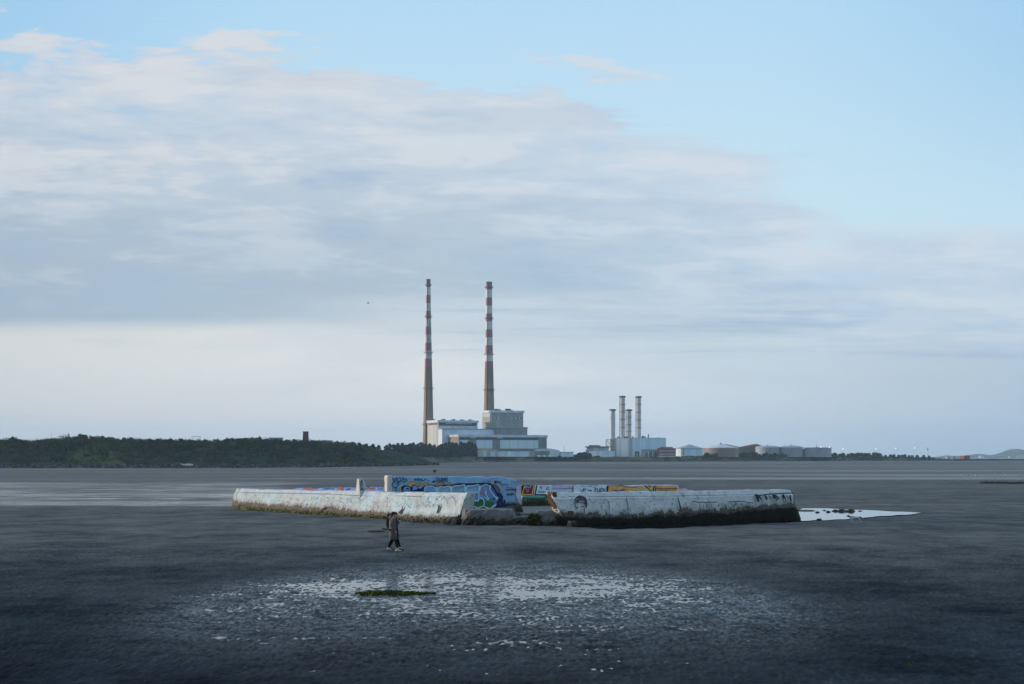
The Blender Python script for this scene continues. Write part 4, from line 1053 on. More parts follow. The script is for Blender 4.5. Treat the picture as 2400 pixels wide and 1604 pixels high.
def stack(px, d, ytop, ybot, r, rings, label):
    base = 4.4; root = empty('steel_stack', (X(px,d),d,base), label, 'stack', 0, 'steel stacks of the turbine hall')
    H = Z(ytop,d)-base; rr = r*d/F
    mb = MB(); n = 14; mb.lathe([(rr,H*i/n) for i in range(n+1)]+[(rr*.85,H),(rr*.85,H-2)], n=36); 
    mb.build('shaft', clad_ring, root, smooth=True)
    z = Z(ytop+2.2,d)-base; mb = MB(); mb.lathe([(rr+.02,z-.8),(rr+1.3,z-.5),(rr+1.3,z+.6),(rr+.02,z+.6)], n=32, cap=False); mb.build('gallery', M_dark, root)
    mb = MB()
    for y in rings:
        z = Z(y,d)-base; mb.lathe([(rr+.02,z-.2),(rr+.9,z-.15),(rr+.9,z+.3),(rr+.02,z+.3)], n=24, cap=False)
    a = R(200); mb.tube((math.cos(a)*(rr+.6),math.sin(a)*(rr+.6),2),(math.cos(a)*(rr+.6),math.sin(a)*(rr+.6),H-2),.28,n=6)
    if rings: mb.build('ladder', M_dark, root)
clad_ring, t, b = new_mat('stack_steel')
p = coords(t); x,y,z = sep(t,p); h = z/3.2; fr_ = h-h.fl(); n = noise(t, comb(t,x*.4,y*.4,z*.1),1.,5,.6)
cc = mixc(t, n.sm(.3,.7), S(166,168,170), S(198,198,198)); cc = mixc(t, fr_.lt(.08)*.45, cc, S(110,112,116))
setc(t, b.inputs['Base Color'], cc); b.inputs['Roughness'].default_value = .5; b.inputs['Specular IOR Level'].default_value = .4
stack(1435.6, 1842, 959, 1060, 6.3, (), 'short left stack standing clear of the hall wall')
stack(1458.8, 1850, 928, 1030, 5.9, (948,966,984,1002), 'tall left stack of the four above the turbine hall')
stack(1473.6, 1862, 959.5, 1030, 6.1, (978,996,1012), 'short stack standing between the two tall stacks')
stack(1496.5, 1855, 928.7, 1030, 5.8, (948,967,985,1003), 'tall right stack of the four above the turbine hall')
# steel frame at the left of the hall
fr0 = Bld('braced_scaffold', 'open steel frame with cross braces beside the short left stack', 1422.5, 1830, 4.5, R(10))
mb = MB(); w = 5.6; hh = fr0.z(1030,0,0)
for a,b_ in ((0,0),(w,0),(0,5),(w,5)): mb.box(a-.25,a+.25,b_-.25,b_+.25,-.5,hh)
for z in (hh-.5,hh*.55,hh*.3): 
    mb.box(-.2,w+.2,-.2,.2,z,z+.4); mb.box(-.2,w+.2,4.8,5.2,z,z+.4)
mb.tube((0,-.1,hh*.55),(w,-.1,hh-.4),.22,n=5); mb.tube((w,-.12,hh*.55),(0,-.12,hh-.4),.22,n=5); mb.build('frame', M_rust, fr0.root)
w1 = Bld('office_block', 'pale building with dark overhanging roof left of the turbine hall', 1390, 1815, 4.5, TH2)
o,d1 = w1.block('wall', M_lgrey, 1375, 1390, 1427, 1046.5, 1070, 0, None, 1.2, M_rust, 1.6)
mb = MB(); mb.box(d1[0]-.15,d1[0]+.1,d1[2]+.2,d1[3]-.2,2,d1[5]-1.4); mb.build('end_wall', M_cream, w1.root)
w1.block('roof_housing', M_mgrey, None, 1391, 1407, 1043.5, 1047, 3, 10)
w2 = Bld('white_store', 'low white store with cream end wall in front of the roofed building', 1413, 1780, 4.4, R(40))
o,d2 = w2.block('wall', M_blue, 1380.6, 1413, 1441, 1057, 1072, 0, None, .4, M_lgrey, .1)
mb = MB(); mb.box(d2[0]-.15,d2[0]+.1,d2[2]+.2,d2[3]-.2,.0,d2[5]-.5); mb.build('end_wall', M_white, w2.root)
w2.front('door', M_white, 1416, 1427, 1069, 1072.5, 0, .3)
cy = empty('silo', (X(1377,1805),1805,4.4), 'small round cream silo at the left end of the white store', 'silo')
mb = MB(); mb.lathe([(2.1,0),(2.1,Z(1055,1805)-4.4),(1.2,Z(1054,1805)-4.2),(.2,Z(1053.4,1805)-4.1)], n=24); mb.build('shell', M_cream, cy, smooth=True)
mb = MB(); zt = Z(1056,1805)-4.4
for zz in (zt*.35,zt*.7,zt): mb.lathe([(2.1,zz),(2.25,zz),(2.25,zz+.3),(2.1,zz+.3)], n=24, cap=False)
mb.build('hoop', M_rust, cy)
b0 = Bld('brick_block', 'red brick block with rows of windows right of the turbine hall', 1542.5, 1790, 4.5, TH2)
o,d3 = b0.block('wall', M_brick, 1541, 1542.5, 1584, 1050.8, 1071, 0, None, .5, M_roofb, .2)
b0.block('roof_housing', M_roofb, None, 1556, 1577, 1048, 1051, 4, 8)
for r_ in range(2):
    for k in range(8): b0.front('window', M_lgrey, 1546+k*4.7, 1547.6+k*4.7, 1054.5+r_*8, 1059.5+r_*8, 0, .1)
b0.front('wall_panel', M_lgrey, 1543, 1583, 1069.2, 1071, 0, .5)

# oil tanks
def tank(px, d, r_px, ywall, ypeak, mat, roofm, label, dome=False, ybase=1072):
    base = 4.3; root = empty('storage_tank', (X(px,d),d,base), label, 'tank', 0, 'storage tanks of the oil depot')
    r = r_px*d/F; h = Z(ywall,d)-base; pk = Z(ypeak,d)-base
    mb = MB(); mb.lathe([(r,0),(r,h*.5),(r,h)], n=56, cap=False); mb.build('wall', mat, root, smooth=True)
    mb = MB()
    prof = [(r+.25,h-.25),(r+.25,h+.1)]+([(r*math.cos(a*math.pi/20), h+.1+(pk-h-.1)*math.sin(a*math.pi/20)) for a in range(1,11)] if dome else [(r*(1-i/6)+.02, h+.1+(pk-h-.1)*i/6) for i in range(1,7)])
    mb.lathe(prof, n=56, cap=False); mb.build('roof', roofm, root, smooth=True)
    mb = MB(); a0 = R(235)
    for k in range(15):
        a = a0+k*.055; mb.box(math.cos(a)*(r+.5)-.35,math.cos(a)*(r+.5)+.35,math.sin(a)*(r+.5)-.35,math.sin(a)*(r+.5)+.35,h*k/15,h*k/15+.35)
    for k in range(40):
        a = 2*math.pi*k/40; mb.tube((math.cos(a)*(r+.1),math.sin(a)*(r+.1),h),(math.cos(a)*(r+.1),math.sin(a)*(r+.1),h+1.1),.06,n=4)
    mb.lathe([(r*.05,pk-.2),(r*.05,pk+.9),(r*.01,pk+1.2)], n=10, cap=False); mb.build('stair', M_dark, root)
M_tbrown = clad('tank_brown', S(140,126,118), 12, .92, .2); M_tgrey = clad('tank_grey', S(152,160,168), 14, .92, .12); M_troof = simple('tank_roof', S(198,208,214), .5, .08, .1); M_tgr = simple('tank_dome', S(162,172,182), .6, .1, .1)
tank(1689.5, 1900, 41.5, 1050, 1040.5, M_tbrown, M_troof, 'brown walled tank with a wide pale conical roof')
tank(1799, 1985, 28, 1049.3, 1044.6, M_tgrey, M_tgr, 'grey domed tank nearest to the brown gabled roof', True)
tank(1854, 1985, 27, 1049.6, 1044.4, M_tgrey, M_tgr, 'grey domed tank in the middle of the three grey tanks', True)
tank(1914, 1990, 34, 1049.8, 1048.6, M_tgrey, M_tgr, 'widest grey tank with a flat roof and lamps on its rim', False)
t1 = Bld('tank_house', 'white panelled square store with a grey pyramid roof between brick block and brown tank', 1604, 1850, 4.4, R(38))
o,d4 = t1.block('wall', M_blue, 1584, 1604, 1647, 1051.5, 1072, 0, None, .4, M_lgrey, .2)
mb = MB(); mb.box(d4[0]-.15,d4[0]+.1,d4[2]+.2,d4[3]-.2,.0,d4[5]-.5); mb.build('end_wall', M_white, t1.root)
mb = MB(); u0,u1,v0,v1,zb,zt = d4; e = 1.2; pk = t1.z(1041.5,0,8)
mb.add([(u0-e,v0-e,zt+.05),(u1+e,v0-e,zt+.05),(u1+e,v1+e,zt+.05),(u0-e,v1+e,zt+.05),((u0+u1)/2,(v0+v1)/2,pk)], [(0,1,4),(1,2,4),(2,3,4),(3,0,4),(3,2,1,0)]); mb.build('roof', M_tgr, t1.root)
mb = MB(); mb.box(u0-.6,u0-.1,v0+1.2,v0+1.7,0,zt+1); mb.box(u0-1.2,u0-.2,v0+.4,v0+2.4,4,4.4); mb.build('ladder', M_dark, t1.root)
def gable(name, label, px0, px1, pxm, yw, yp, d, dep, mat, roofm, base=4.3):
    root = empty(name, (X(px0,d),d,base), label, 'building'); w = X(px1,d)-X(px0,d); m_ = X(pxm,d)-X(px0,d); h = Z(yw,d)-base; p_ = Z(yp,d)-base
    mb = MB(); mb.box(0,w,0,dep,0,h); mb.build('wall', mat, root)
    mb = MB(); mb.add([(-.6,-.6,h+.02),(w+.6,-.6,h+.02),(w+.6,dep+.6,h+.02),(-.6,dep+.6,h+.02),(m_,-.2,p_),(m_,dep,p_)], [(0,1,4),(1,2,5,4),(2,3,5),(3,0,4,5),(3,2,1,0)]); mb.build('roof', roofm, root)
gable('depot_shed', 'brown shed roof sloping down behind the brown tank', 1680, 1738, 1703, 1049.5, 1041.5, 2030, 40, M_roofb, M_roofb)
gable('depot_shed', 'brown gabled shed left of the first grey domed tank', 1736, 1796, 1774, 1049, 1041, 2040, 40, simple('shed_wall', S(126,100,84), .9, .2, .1, .1), M_roofb)

# masts, lamps, breakwater, hut, houses
M_pole = simple('grey_pole', S(120,128,134), .6, .1, 1.)
M_lamp = simple('lit_lamp', (1.,.9,.75), .4, 0, emis=((1.,.86,.66), 2.6))
def pole(name, px, d, ytop, ybase, r, label, cat, lit=None, group=None, yaw=0):
    zb = Z(ybase,d); root = empty(name, (X(px,d),d,zb), label, cat, yaw, group); h = Z(ytop,d)-zb
    mb = MB(); mb.tube((0,0,-1),(0,0,h),r,r*.6,n=6)
    if lit is not None: mb.box(0,1.4,-.1,.1,h-.2,h)
    mb.build('pole', M_pole, root)
    if lit is not None:
        mb = MB(); mb.blob((.9,0,h-.35),(.42,.42,.34) if lit else (.6,.35,.18),8,6); mb.build('lamp_head', M_lamp if lit else M_pole, root)
    return root
for px,y,where in ((1974,1051.8,'lit lamp post just right of the widest grey tank'),(2051.5,1051.8,'lit lamp post above the tallest dark trees of the right bank'),(2096.6,1051,'lit lamp post above low trees, between two other lit ones'),(2142,1049.7,'tallest lit lamp post, beside the dark topped mast')):
    pole('lamp_post', px, 2060, y, 1067, .13, where, 'lamp', True, 'lamp posts along the right bank')
for px,y,where in ((2061,1053,'unlit lamp post right of the lit lamp over the trees'),(2103,1052.5,'unlit lamp post in the middle of the right bank'),(2146.5,1052,'unlit lamp post close beside the tallest lit lamp'),(2160,1059,'short unlit lamp post between tallest lamp and dark topped mast'),(2073,1060,'short unlit lamp post above the end of the dark trees')):
    pole('lamp_post', px, 2070, y, 1068, .11, where, 'lamp', False, 'lamp posts along the right bank')
for px,y,where in ((1881.5,1051,'lit floodlight between the second domed tank and the flat tank'),(1922,1047.3,'lit floodlight on the middle of the flat tank rim'),(1942,1047.8,'lit floodlight at the right edge of the flat tank rim')):
    pole('floodlight', px, 1950, y, 1060, .12, where, 'lamp', True, 'floodlights by the oil tanks')
pole('mast', 1322, 1720, 1044, 1066, .35, 'grey mast beside the pale blue annexe', 'mast'); pole('mast', 1914.5, 1945, 1038.5, 1062, .28, 'thin mast in front of the flat grey tank', 'mast')
r_ = pole('mast', 2174.8, 2150, 1056, 1070, .25, 'slender mast with a thick dark top by the tall lamp', 'mast'); h = Z(1056,2150)-Z(1070,2150)
mb = MB(); mb.tube((0,0,h),(-.3,0,h+3.9),.8,.5,n=8); mb.build('antenna', M_dark, r_)
pole('mast', 2225.4, 2270, 1064, 1074, .22, 'short thin mast near the brown hut', 'mast')
pole('mast', 120.3, 1100, 1012, 1032, .16, 'thin mast above the wooded headland at far left', 'mast')
# breakwater
mb = MB(); br = random.Random(6); rings = []
for i in range(121):
    px = 2170+i*8; d = 2290+i*1.2; x = X(px,d); tz = 1.75+br.uniform(-.3,.3)
    rings.append([(x,d-4,-2.2),(x,d-3+br.uniform(-.5,.5),.2),(x,d-1,tz),(x,d+4,tz),(x,d+8,-2.2)])
mb.loft(rings); tag(mb.build('breakwater', simple('breakwater_stone', S(62,66,70), .95, .35, .12, .1)), 'long dark stone breakwater running to the right edge', 'breakwater')
hu = Bld('hut', 'small square brown hut standing on the breakwater', 2259.5, 2293, 1.6, R(30))
o,d5 = hu.block('wall', M_brick, 2251, 2259.5, 2273.4, 1068.2, 1076.5, 0, None, .5, M_roofb, .25)
hu.front('door', M_dark, 2263, 2266, 1071.5, 1076, 0, .1)
for i,(px,d,w,h,lab) in enumerate(((2221,2330,5.5,3.4,'small pale house left of the brown hut'),(2236,2330,3.5,4.6,'tall narrow lit white house close to the hut'),(2300,7900,26,9,'long pale house under the low wooded rise'),(2366,7900,12,9,'lone pale house at the foot of the far hill'),(2384,7900,9,11,'left house of the bright row under the hill'),(2390,7900,11,13,'second house of the bright row under the hill'),(2395.5,7900,11,12,'third house of the bright row under the hill'),(2399.5,7900,9,14,'last house of the bright row at the picture edge'))):
    zb = 1.2 if d < 3000 else -1.5
    root = empty('house', (X(px,d),d,zb), lab, 'house', R(35), 'pale houses across the bay'); dd = w*.7
    mb = MB(); mb.box(-w/2,w/2,-dd/2,dd/2,0,h); mb.build('wall', M_cream, root)
    mb = MB(); mb.add([(-w/2-.3,-dd/2-.3,h+.02),(w/2+.3,-dd/2-.3,h+.02),(w/2+.3,dd/2+.3,h+.02),(-w/2-.3,dd/2+.3,h+.02),(-w/2,0,h+w*.22),(w/2,0,h+w*.22)], [(0,1,5,4),(2,3,4,5),(1,2,5),(3,0,4),(3,2,1,0)]); mb.build('roof', M_mgrey, root)
# left headland structures
def on_hl(px, o): d = hl_d(px)+o; return X(px,d), d, hl_z(px,o)
d = 1120; root = empty('brick_tower', (X(716.5,d),d,Z(1040,d)), 'dark red brick tower standing above the wooded headland', 'tower'); h = Z(1011.5,d)-Z(1040,d)
mb = MB(); a,b_ = 2.1,1.75
mb.loft([[(-q,-q,z),(q,-q,z),(q,q,z),(-q,q,z)] for q,z in ((a,-3),(a,h*.25),(b_,h-1))]); mb.build('shaft', simple('tower_brick', S(98,62,58), .95, .25, .6, .1), root)
mb = MB(); mb.box(-b_-.15,b_+.15,-b_-.15,b_+.15,h-1,h); mb.build('cap', M_dark, root)
root = empty('gantry', (X(460,1150),1150,Z(1036,1150)), 'thin goalpost shaped steel gantry on the headland skyline', 'gantry'); h = Z(1023.3,1150)-Z(1036,1150); w = 20*1150/F
mb = MB()
for x in (-w/2,-w/2+.9,w/2-.9,w/2): mb.tube((x,0,-1),(x,0,h),.14,n=5)
mb.box(-w/2-.2,w/2+.2,-.2,.2,h-.35,h); mb.build('frame', M_pole, root)
root = empty('jib_frames', (X(146,1350),1350,Z(1034,1350)), 'row of slanting grey steel frames poking above the headland trees', 'frames'); k = 1350/F
mb = MB(); zt = Z(1016,1350)-Z(1034,1350)
for i in range(5):
    x0 = (-11+i*5.0)*k; x1 = x0+4.5*k; mb.tube((x0,i*.3,0),(x1,i*.3,zt*(.72+.07*i)),.55,.35,n=5)
    if i: mb.tube((x0-3*k,i*.3,zt*.5),(x1-1.5*k,i*.3,zt*.62),.3,n=5)
mb.tube((9*k,2,0),(13.5*k,2,zt),.5,n=5); mb.tube((17*k,2,0),(13.2*k,2,zt),.5,n=5); mb.build('frame', simple('frame_grey', S(138,146,150), .6, .1, .5), root)
b1 = Bld('depot_roof', 'grey flat roofed building peeping over the trees left of the brick tower', 633, 1120, 8, R(6)); b1.block('wall', M_mgrey, None, 633, 662, 1025.6, 1036, 0, 8, .7, M_lgrey, .3)
b2 = Bld('depot_roof', 'long grey building half hidden by trees right of the brick tower', 728, 1130, 6, R(6)); b2.block('wall', M_mgrey, None, 728, 778, 1032, 1044, 0, 9, .6, M_lgrey, .3)
# ---- trees, scrub, rocks --------------------------------------------------
def leafmat(name, dark, light, yel=None):
    m, t, b = new_mat(name)
    oi = t.nodes.new('ShaderNodeObjectInfo'); p = geopos(t)
    n = noise(t, p, .35, 4, .6); n2 = noise(t, p, .06, 4, .6)
    rnd = E(t, oi.outputs['Random'])
    c = mixc(t, (n*.55+n2*.35+rnd*.10).sm(.34,.62), dark, light)
    if yel: c = mixc(t, n2.sm(.50,.64)*.7, c, yel)
    setc(t, b.inputs['Base Color'], c); b.inputs['Roughness'].default_value = .9; b.inputs['Specular IOR Level'].default_value = .12
    return m
L_scrub = leafmat('scrub_leaf', S(14,24,18), S(46,62,36), S(84,90,46))
L_tree = leafmat('tree_leaf', S(16,26,20), S(52,66,40))
L_pine = leafmat('pine_needles', S(14,26,22), S(30,46,34))
L_bank = leafmat('bank_leaf', S(24,34,28), S(50,62,44))
M_bark = simple('bark', S(70,58,48), .95, .3, 1., .1)
class Leaves:
    def __init__(s): s.V = []; s.nq = 0
    def cloud(s, c, r, n, size, g, shell=.55, up=.35):
        a = g.normal(size=(n,3)); a /= np.linalg.norm(a,axis=1)[:,None]
        rad = (shell+(1-shell)*g.random(n))*(.82+.36*g.random(n))
        P = a*rad[:,None]*np.array(r)[None,:]+np.array(c)[None,:]
        nrm = a+g.normal(size=(n,3))*.6; nrm[:,2] += up; nrm /= np.linalg.norm(nrm,axis=1)[:,None]
        h = g.normal(size=(n,3)); e1 = np.cross(nrm,h); e1 /= np.linalg.norm(e1,axis=1)[:,None]; e2 = np.cross(nrm,e1)
        sz = size*(.55+.9*g.random(n))[:,None]
        q = np.stack([P-e1*sz*.6-e2*sz*.5, P+e1*sz*.5-e2*sz*.35, P+e1*sz*.6+e2*sz*.5, P-e1*sz*.4+e2*sz*.6], axis=1)
        s.V.append(q.reshape(-1,3)); s.nq += n
    def build(s, name, mat, parent=None, off=(0,0,0)):
        V = np.concatenate(s.V)-np.array(off)[None,:]; me = bpy.data.meshes.new(name)
        me.vertices.add(len(V)); me.vertices.foreach_set('co', V.astype(np.float32).ravel())
        me.loops.add(s.nq*4); me.loops.foreach_set('vertex_index', np.arange(s.nq*4,dtype=np.int32))
        me.polygons.add(s.nq); me.polygons.foreach_set('loop_start', np.arange(0,s.nq*4,4,dtype=np.int32)); me.polygons.foreach_set('loop_total', np.full(s.nq,4,dtype=np.int32))
        me.materials.append(mat); me.update(calc_edges=True)
        o = bpy.data.objects.new(name, me); COL.objects.link(o)
        if parent: o.parent = parent
        return o
G = np.random.default_rng(11)
# scrub over the headland: one mass
sc = Leaves()
for i in range(2600):
    px = G.uniform(-500,935); o = G.uniform(10,150)**1.0
    if px > 780 and o > 150-(px-780)*.7: continue
    x,y,z = on_hl(px,o)
    dense = .25+.75*min(1,o/70)
    if G.random() > dense: continue
    k = G.uniform(.7,1.5)*(1.25 if o > 60 else .8)
    if px > 860: k *= .6
    n = int(26*k*k)
    for j in range(2): sc.cloud((x+G.normal()*1.3*k,y+G.normal()*1.3*k,z+.8*k+G.uniform(0,.8)*k),(2.0*k,2.0*k,1.5*k),n//2+4,.62,G)
for i in range(520):
    px = G.uniform(-300,890); o = G.uniform(86,135); x,y,z = on_hl(px,o); k = G.uniform(.6,1.7)*(1 if px<840 else .55)
    sc.cloud((x,y,z+1.3*k),(2.3*k,2.0*k,1.7*k),int(30*k*k)+6,.62,G,.35)
tag(sc.build('scrub', L_scrub), 'dense dark scrub covering the headland', 'scrub', kind='stuff')
def tree(name, loc, h, cw, label, cat, group, leaf, n, size, seed, trunk=.35, conic=False, low=.35):
    g = np.random.default_rng(seed); rg2 = random.Random(seed)
    root = empty(name, loc, label, cat, 0, group); mb = MB()
    th = h*(.8 if conic else .55); mb.tube((0,0,-1.2),(rg2.uniform(-.3,.3),0,th),h*.03+.12,h*.012+.04,n=7)
    lv = Leaves()
    if conic:
        tiers = 8
        for k in range(tiers):
            f = k/(tiers-1); zz = h*(trunk*.35+(1-trunk*.35)*f); rr = cw*(1-f*.93)**.6*.95+.3
            m_ = max(2,int(5*(1-f)+1.5))
            for j in range(m_):
                a = rg2.uniform(0,6.28); q = rr*rg2.uniform(.35,.75)
                c = (math.cos(a)*q,math.sin(a)*q,zz+rg2.uniform(-.5,.5)); lv.cloud(c,(rr*.5,rr*.5,h/tiers*.75),max(4,n//(tiers*m_)),size,g,.3)
                mb.tube((0,0,max(0,zz-.8)),c,.07,.03,n=4,cap=False)
            lv.cloud((0,0,zz),(rr*.5,rr*.5,h/tiers*.8),max(3,n//24),size,g,.2)
    else:
        nb = 10+int(rg2.random()*4)
        for j in range(nb):
            a = rg2.uniform(0,6.28); f = low+(1-low)*(j+rg2.random())/nb; q = cw*rg2.uniform(.1,.62)*(1.15-f*.5)
            c = (math.cos(a)*q,math.sin(a)*q,h*(trunk+(0.88-trunk)*f)); s_ = cw*rg2.uniform(.36,.58)
            lv.cloud(c,(s_,s_,s_*.72),n//nb,size,g,.45); mb.tube((0,0,th*rg2.uniform(.5,.95)),c,h*.012+.05,.03,n=4,cap=False)
    mb.build('trunk', M_bark, root); lv.build('crown', leaf, root); return root
# trees one can tell apart on the headland skyline
kinds = [('round_tree','rounded dark tree on the skyline of the wooded headland',L_tree),('bushy_tree','spiky pale green tree on the skyline of the wooded headland',L_tree)]
protos = []
for i in range(5): protos.append(None)
tops = [(-60,1026),(-10,1029),(14,1031),(32,1026),(52,1031),(92,1032),(110,1029),(132,1028),(160,1025),(188,1017.5),(200,1019),(215,1022),(240,1021.5),(262,1025),(290,1025.5),(308,1025),(330,1029),(352,1029),(372,1028.5),(398,1028),(425,1028),(442,1030),(482,1030),(506,1032),(530,1028),(545,1027),(560,1027),(575,1026.5),(588,1027.5),(607,1024.5),(628,1030),(672,1030),(690,1029.5),(704,1033),(745,1038),(768,1038),(790,1034.5),(806,1036),(824,1036.5),(842,1037.5),(858,1040),(874,1040),(888,1043)]
def place_tree(i, px, ytop, o, protos, mk):
    x,y,z = on_hl(px,o); h = max(2.6, Z(ytop,y)-z+.3); k = i%len(protos)
    if protos[k] is None: protos[k] = mk(k); r = protos[k]
    else: r = copy_tree(protos[k])
    r.location = (x,y,z-.2); s = h/6.0; w = min(max(s,.75),1.25); r.scale = (w*1.05,w*1.05,s); r.rotation_euler = (0,0,(i*2.4)%6.28); return r
for i,(px,yt) in enumerate(tops):
    place_tree(i, px, yt, 100+((i*37)%26), protos, lambda k: tree('skyline_tree',(0,0,0),6.0,2.9,'rounded dark green tree on the skyline of the wooded headland','tree','trees along the headland skyline',L_tree,640,.6,40+k,.10,False,.05))
# dark conifers in front of the power station
cp = [None]*5; CONI = [(906,1046,0),(914,1043,1),(924,1044.5,0),(934,1042,1),(942,1041.5,0),(951,1045,1),(960,1042.5,0),(969,1041,1),(979,1043,0),(988,1040.5,1),(998,1044,0),(1008,1043,1),(1017,1045,0),(1027,1047,1),(1035,1044,0),(1044,1041,1),(1053,1039.5,0),(1062,1040.5,1),(1071,1041.5,0),(1080,1039,1),(1088,1041,0),(1097,1039.5,1),(1105,1040,0),(1112,1044,1)]
for i,(px,yt,row) in enumerate(CONI):
    d = land_d(px)+46+row*9; z = land_top(px)-.4; h = Z(yt,d)-z; k = i%5
    if cp[k] is None: cp[k] = r = tree('conifer',(0,0,0),12.0,3.7,'dark conifer in the clump before the power station','tree','conifers before the power station',L_pine,1500,.85,70+k,.05,True)
    else: r = copy_tree(cp[k])
    r.location = (X(px,d),d,z); s = h/12.0; r.scale = (s*1.5,s*1.5,s); r.rotation_euler = (0,0,(i*1.7)%6.28)
# bushes on the right bank
bp = [None]*4; BUSH = []
for i in range(9): BUSH.append((1340+i*5.5+(i%2)*2, 1058+abs(i-5)*1.6+ (i%3), 1728))
BUSH += [(1312,1068,1712),(1395,1069,1760),(1402,1068,1760)]
for px,y in ((1650,1066),(1656,1061),(1663,1063),(1670,1064),(1677,1062.5),(1684,1065),(1691,1067),(1730,1066),(1738,1062),(1746,1060),(1754,1062),(1762,1058.5),(1770,1060.5),(1779,1064),(1788,1063),(1797,1061),(1806,1063.5),(1815,1061.5),(1824,1064),(1833,1063),(1842,1065),(1851,1063),(1860,1062.5),(1869,1064.5),(1878,1064),(1887,1063.5),(1896,1063),(1905,1065),(1914,1064),(1921,1061),(1930,1063),(1940,1064),(1950,1063),(1958,1061.5),(1968,1063),(1976,1061.5),(1986,1064),(1995,1062),(2003,1062.5),(2011,1061),(2020,1061.5),(2029,1062),(2038,1061.5),(2047,1060.5),(2055,1061),(2063,1062.5),(2075,1066),(2088,1065),(2094,1065),(2106,1066),(2114,1065.5),(2121,1065),(2131,1067),(2138,1067),(2151,1066),(2164,1066.5),(2178,1068)):
    BUSH.append((px,y,land_d(px)+34+(px*7%11)))
for i,(px,yt,d) in enumerate(BUSH):
    z = max(zg(d), land_top(px)-1.0) if d > land_d(px)+20 else 3.0; h = max(2.2, Z(yt,d)-z); k = i%4
    if bp[k] is None: bp[k] = r = tree('bank_tree',(0,0,0),6.0,3.4,'dark bushy tree growing along the bank of the far right shore','tree','trees along the right bank',L_bank,620,.85,90+k,.06,False,.0)
    else: r = copy_tree(bp[k])
    r.location = (X(px,d),d,z-.3); s = h/6.0; r.scale = (max(.85,s*1.15),)*2+(s,); r.rotation_euler = (0,0,(i*2.1)%6.28)
hd = Leaves()
for i in range(2300):
    px = G.choice([G.uniform(1115,1350),G.uniform(1560,2190),G.uniform(1720,2130)]); o = G.uniform(16,48); d = land_d(px)+o; T = land_top(px); z = min(T, zg(d)+(T-zg(d))*min(1,o/42)); k = G.uniform(.5,1.1)*(1.15 if px > 1600 else .6)
    hd.cloud((X(px,d),d,z+.4*k),(2.4*k,1.6*k,1.1*k),int(14*k)+3,.7,G)
tag(hd.build('undergrowth', L_bank), 'low dark undergrowth along the far bank', 'undergrowth', kind='stuff')
# rock armour along both shores
def rocks(name, gen, n, mat, label, seed):
    g = random.Random(seed); mb = MB()
    for i in range(n):
        x,y,z,s = gen(g); mb.blob((x,y,z),(s*g.uniform(.8,1.5),s*g.uniform(.7,1.2),s*g.uniform(.6,.95)),5,4,g.choice((0,0,1,1,2)),.22,g)
    o = mb.build(name, mat); tag(o, label, 'rocks', kind='stuff')
RK = [simple('rock_dark', S(36,40,44), .95, .3, .5, .15), simple('rock_grey', S(62,64,66), .95, .3, .5, .15), simple('rock_pale', S(104,102,98), .95, .2, .5, .15)]
def g1(g):
    px = g.uniform(-500,1030); o = g.uniform(-5,6); d = hl_d(px)+o+5*math.sin(px*.04)+3*math.sin(px*.13); return X(px,d),d,zg(d)-.1+max(0,o+4)*.20,g.uniform(.35,.95)
rocks('rock_armour', g1, 2600, RK, 'band of dark boulders along the foot of the headland', 3)
def g2(g):
    px = g.uniform(1330,2240); o = g.uniform(-3,24); d = land_d(px)+o+6*math.sin(px*.05)+4*math.sin(px*.21); T = land_top(px); return X(px,d),d,zg(d)+(T-zg(d))*(max(0,o)/42)**1.3*.9-.1,g.uniform(.4,1.0)
rocks('shore_stones', g2, 1600, RK, 'grey stones scattered along the far bank', 4)
for px,yy,lab in ((428,1089,'smaller pale boulder on the headland shore'),(440,1087,'larger pale boulder on the headland shore')):
    d = hl_d(px)-2; mb = MB(); g = random.Random(int(px)); mb.blob((0,0,0),((3.4 if px>430 else 1.8),1.3,.9),9,6,0,.15,g); o = mb.build('pale_boulder', simple('boulder_pale', S(176,170,160), .9, .2, .6), smooth=True, loc=(X(px,d),d,zg(d)+1.7)); tag(o, lab, 'rock')
# ---- people, dog, birds, weed, cars ---------------------------------------
def skin(name, nodes, edges, mat, parent, sub=2, root=0):
    """grow one continuous surface round a stick figure: nodes are (x,y,z,radius[,radius2])"""
    me = bpy.data.meshes.new(name+'_rig'); me.from_pydata([n[:3] for n in nodes], edges, [])
    o = bpy.data.objects.new(name+'_rig', me); COL.objects.link(o)
    o.modifiers.new('s','SKIN'); md = o.modifiers.new('b','SUBSURF'); md.levels = sub; md.render_levels = sub
    for i, sv in enumerate(me.skin_vertices[0].data):
        r = nodes[i][3]; r2 = nodes[i][4] if len(nodes[i]) > 4 else r; sv.radius = (r, r2); sv.use_root = (i == root)
    bpy.context.view_layer.update()
    ev = o.evaluated_get(bpy.context.evaluated_depsgraph_get()); m2 = bpy.data.meshes.new_from_object(ev)
    bpy.data.objects.remove(o); bpy.data.meshes.remove(me)
    m2.name = name; m2.materials.clear(); m2.materials.append(mat)
    for p_ in m2.polygons: p_.use_smooth = True
    n = bpy.data.objects.new(name, m2); COL.objects.link(n); n.parent = parent; return n
def ring(cx, cy, z, rx, ry, n=18, wob=0, tw=0):
    return [(cx+rx*math.cos(2*math.pi*i/n+tw)*(1+wob*math.sin(5*i)), cy+ry*math.sin(2*math.pi*i/n+tw)*(1+wob*math.sin(3*i+1)), z) for i in range(n)]
M_skin = simple('skin', S(196,150,128), .6, .08, 8.)
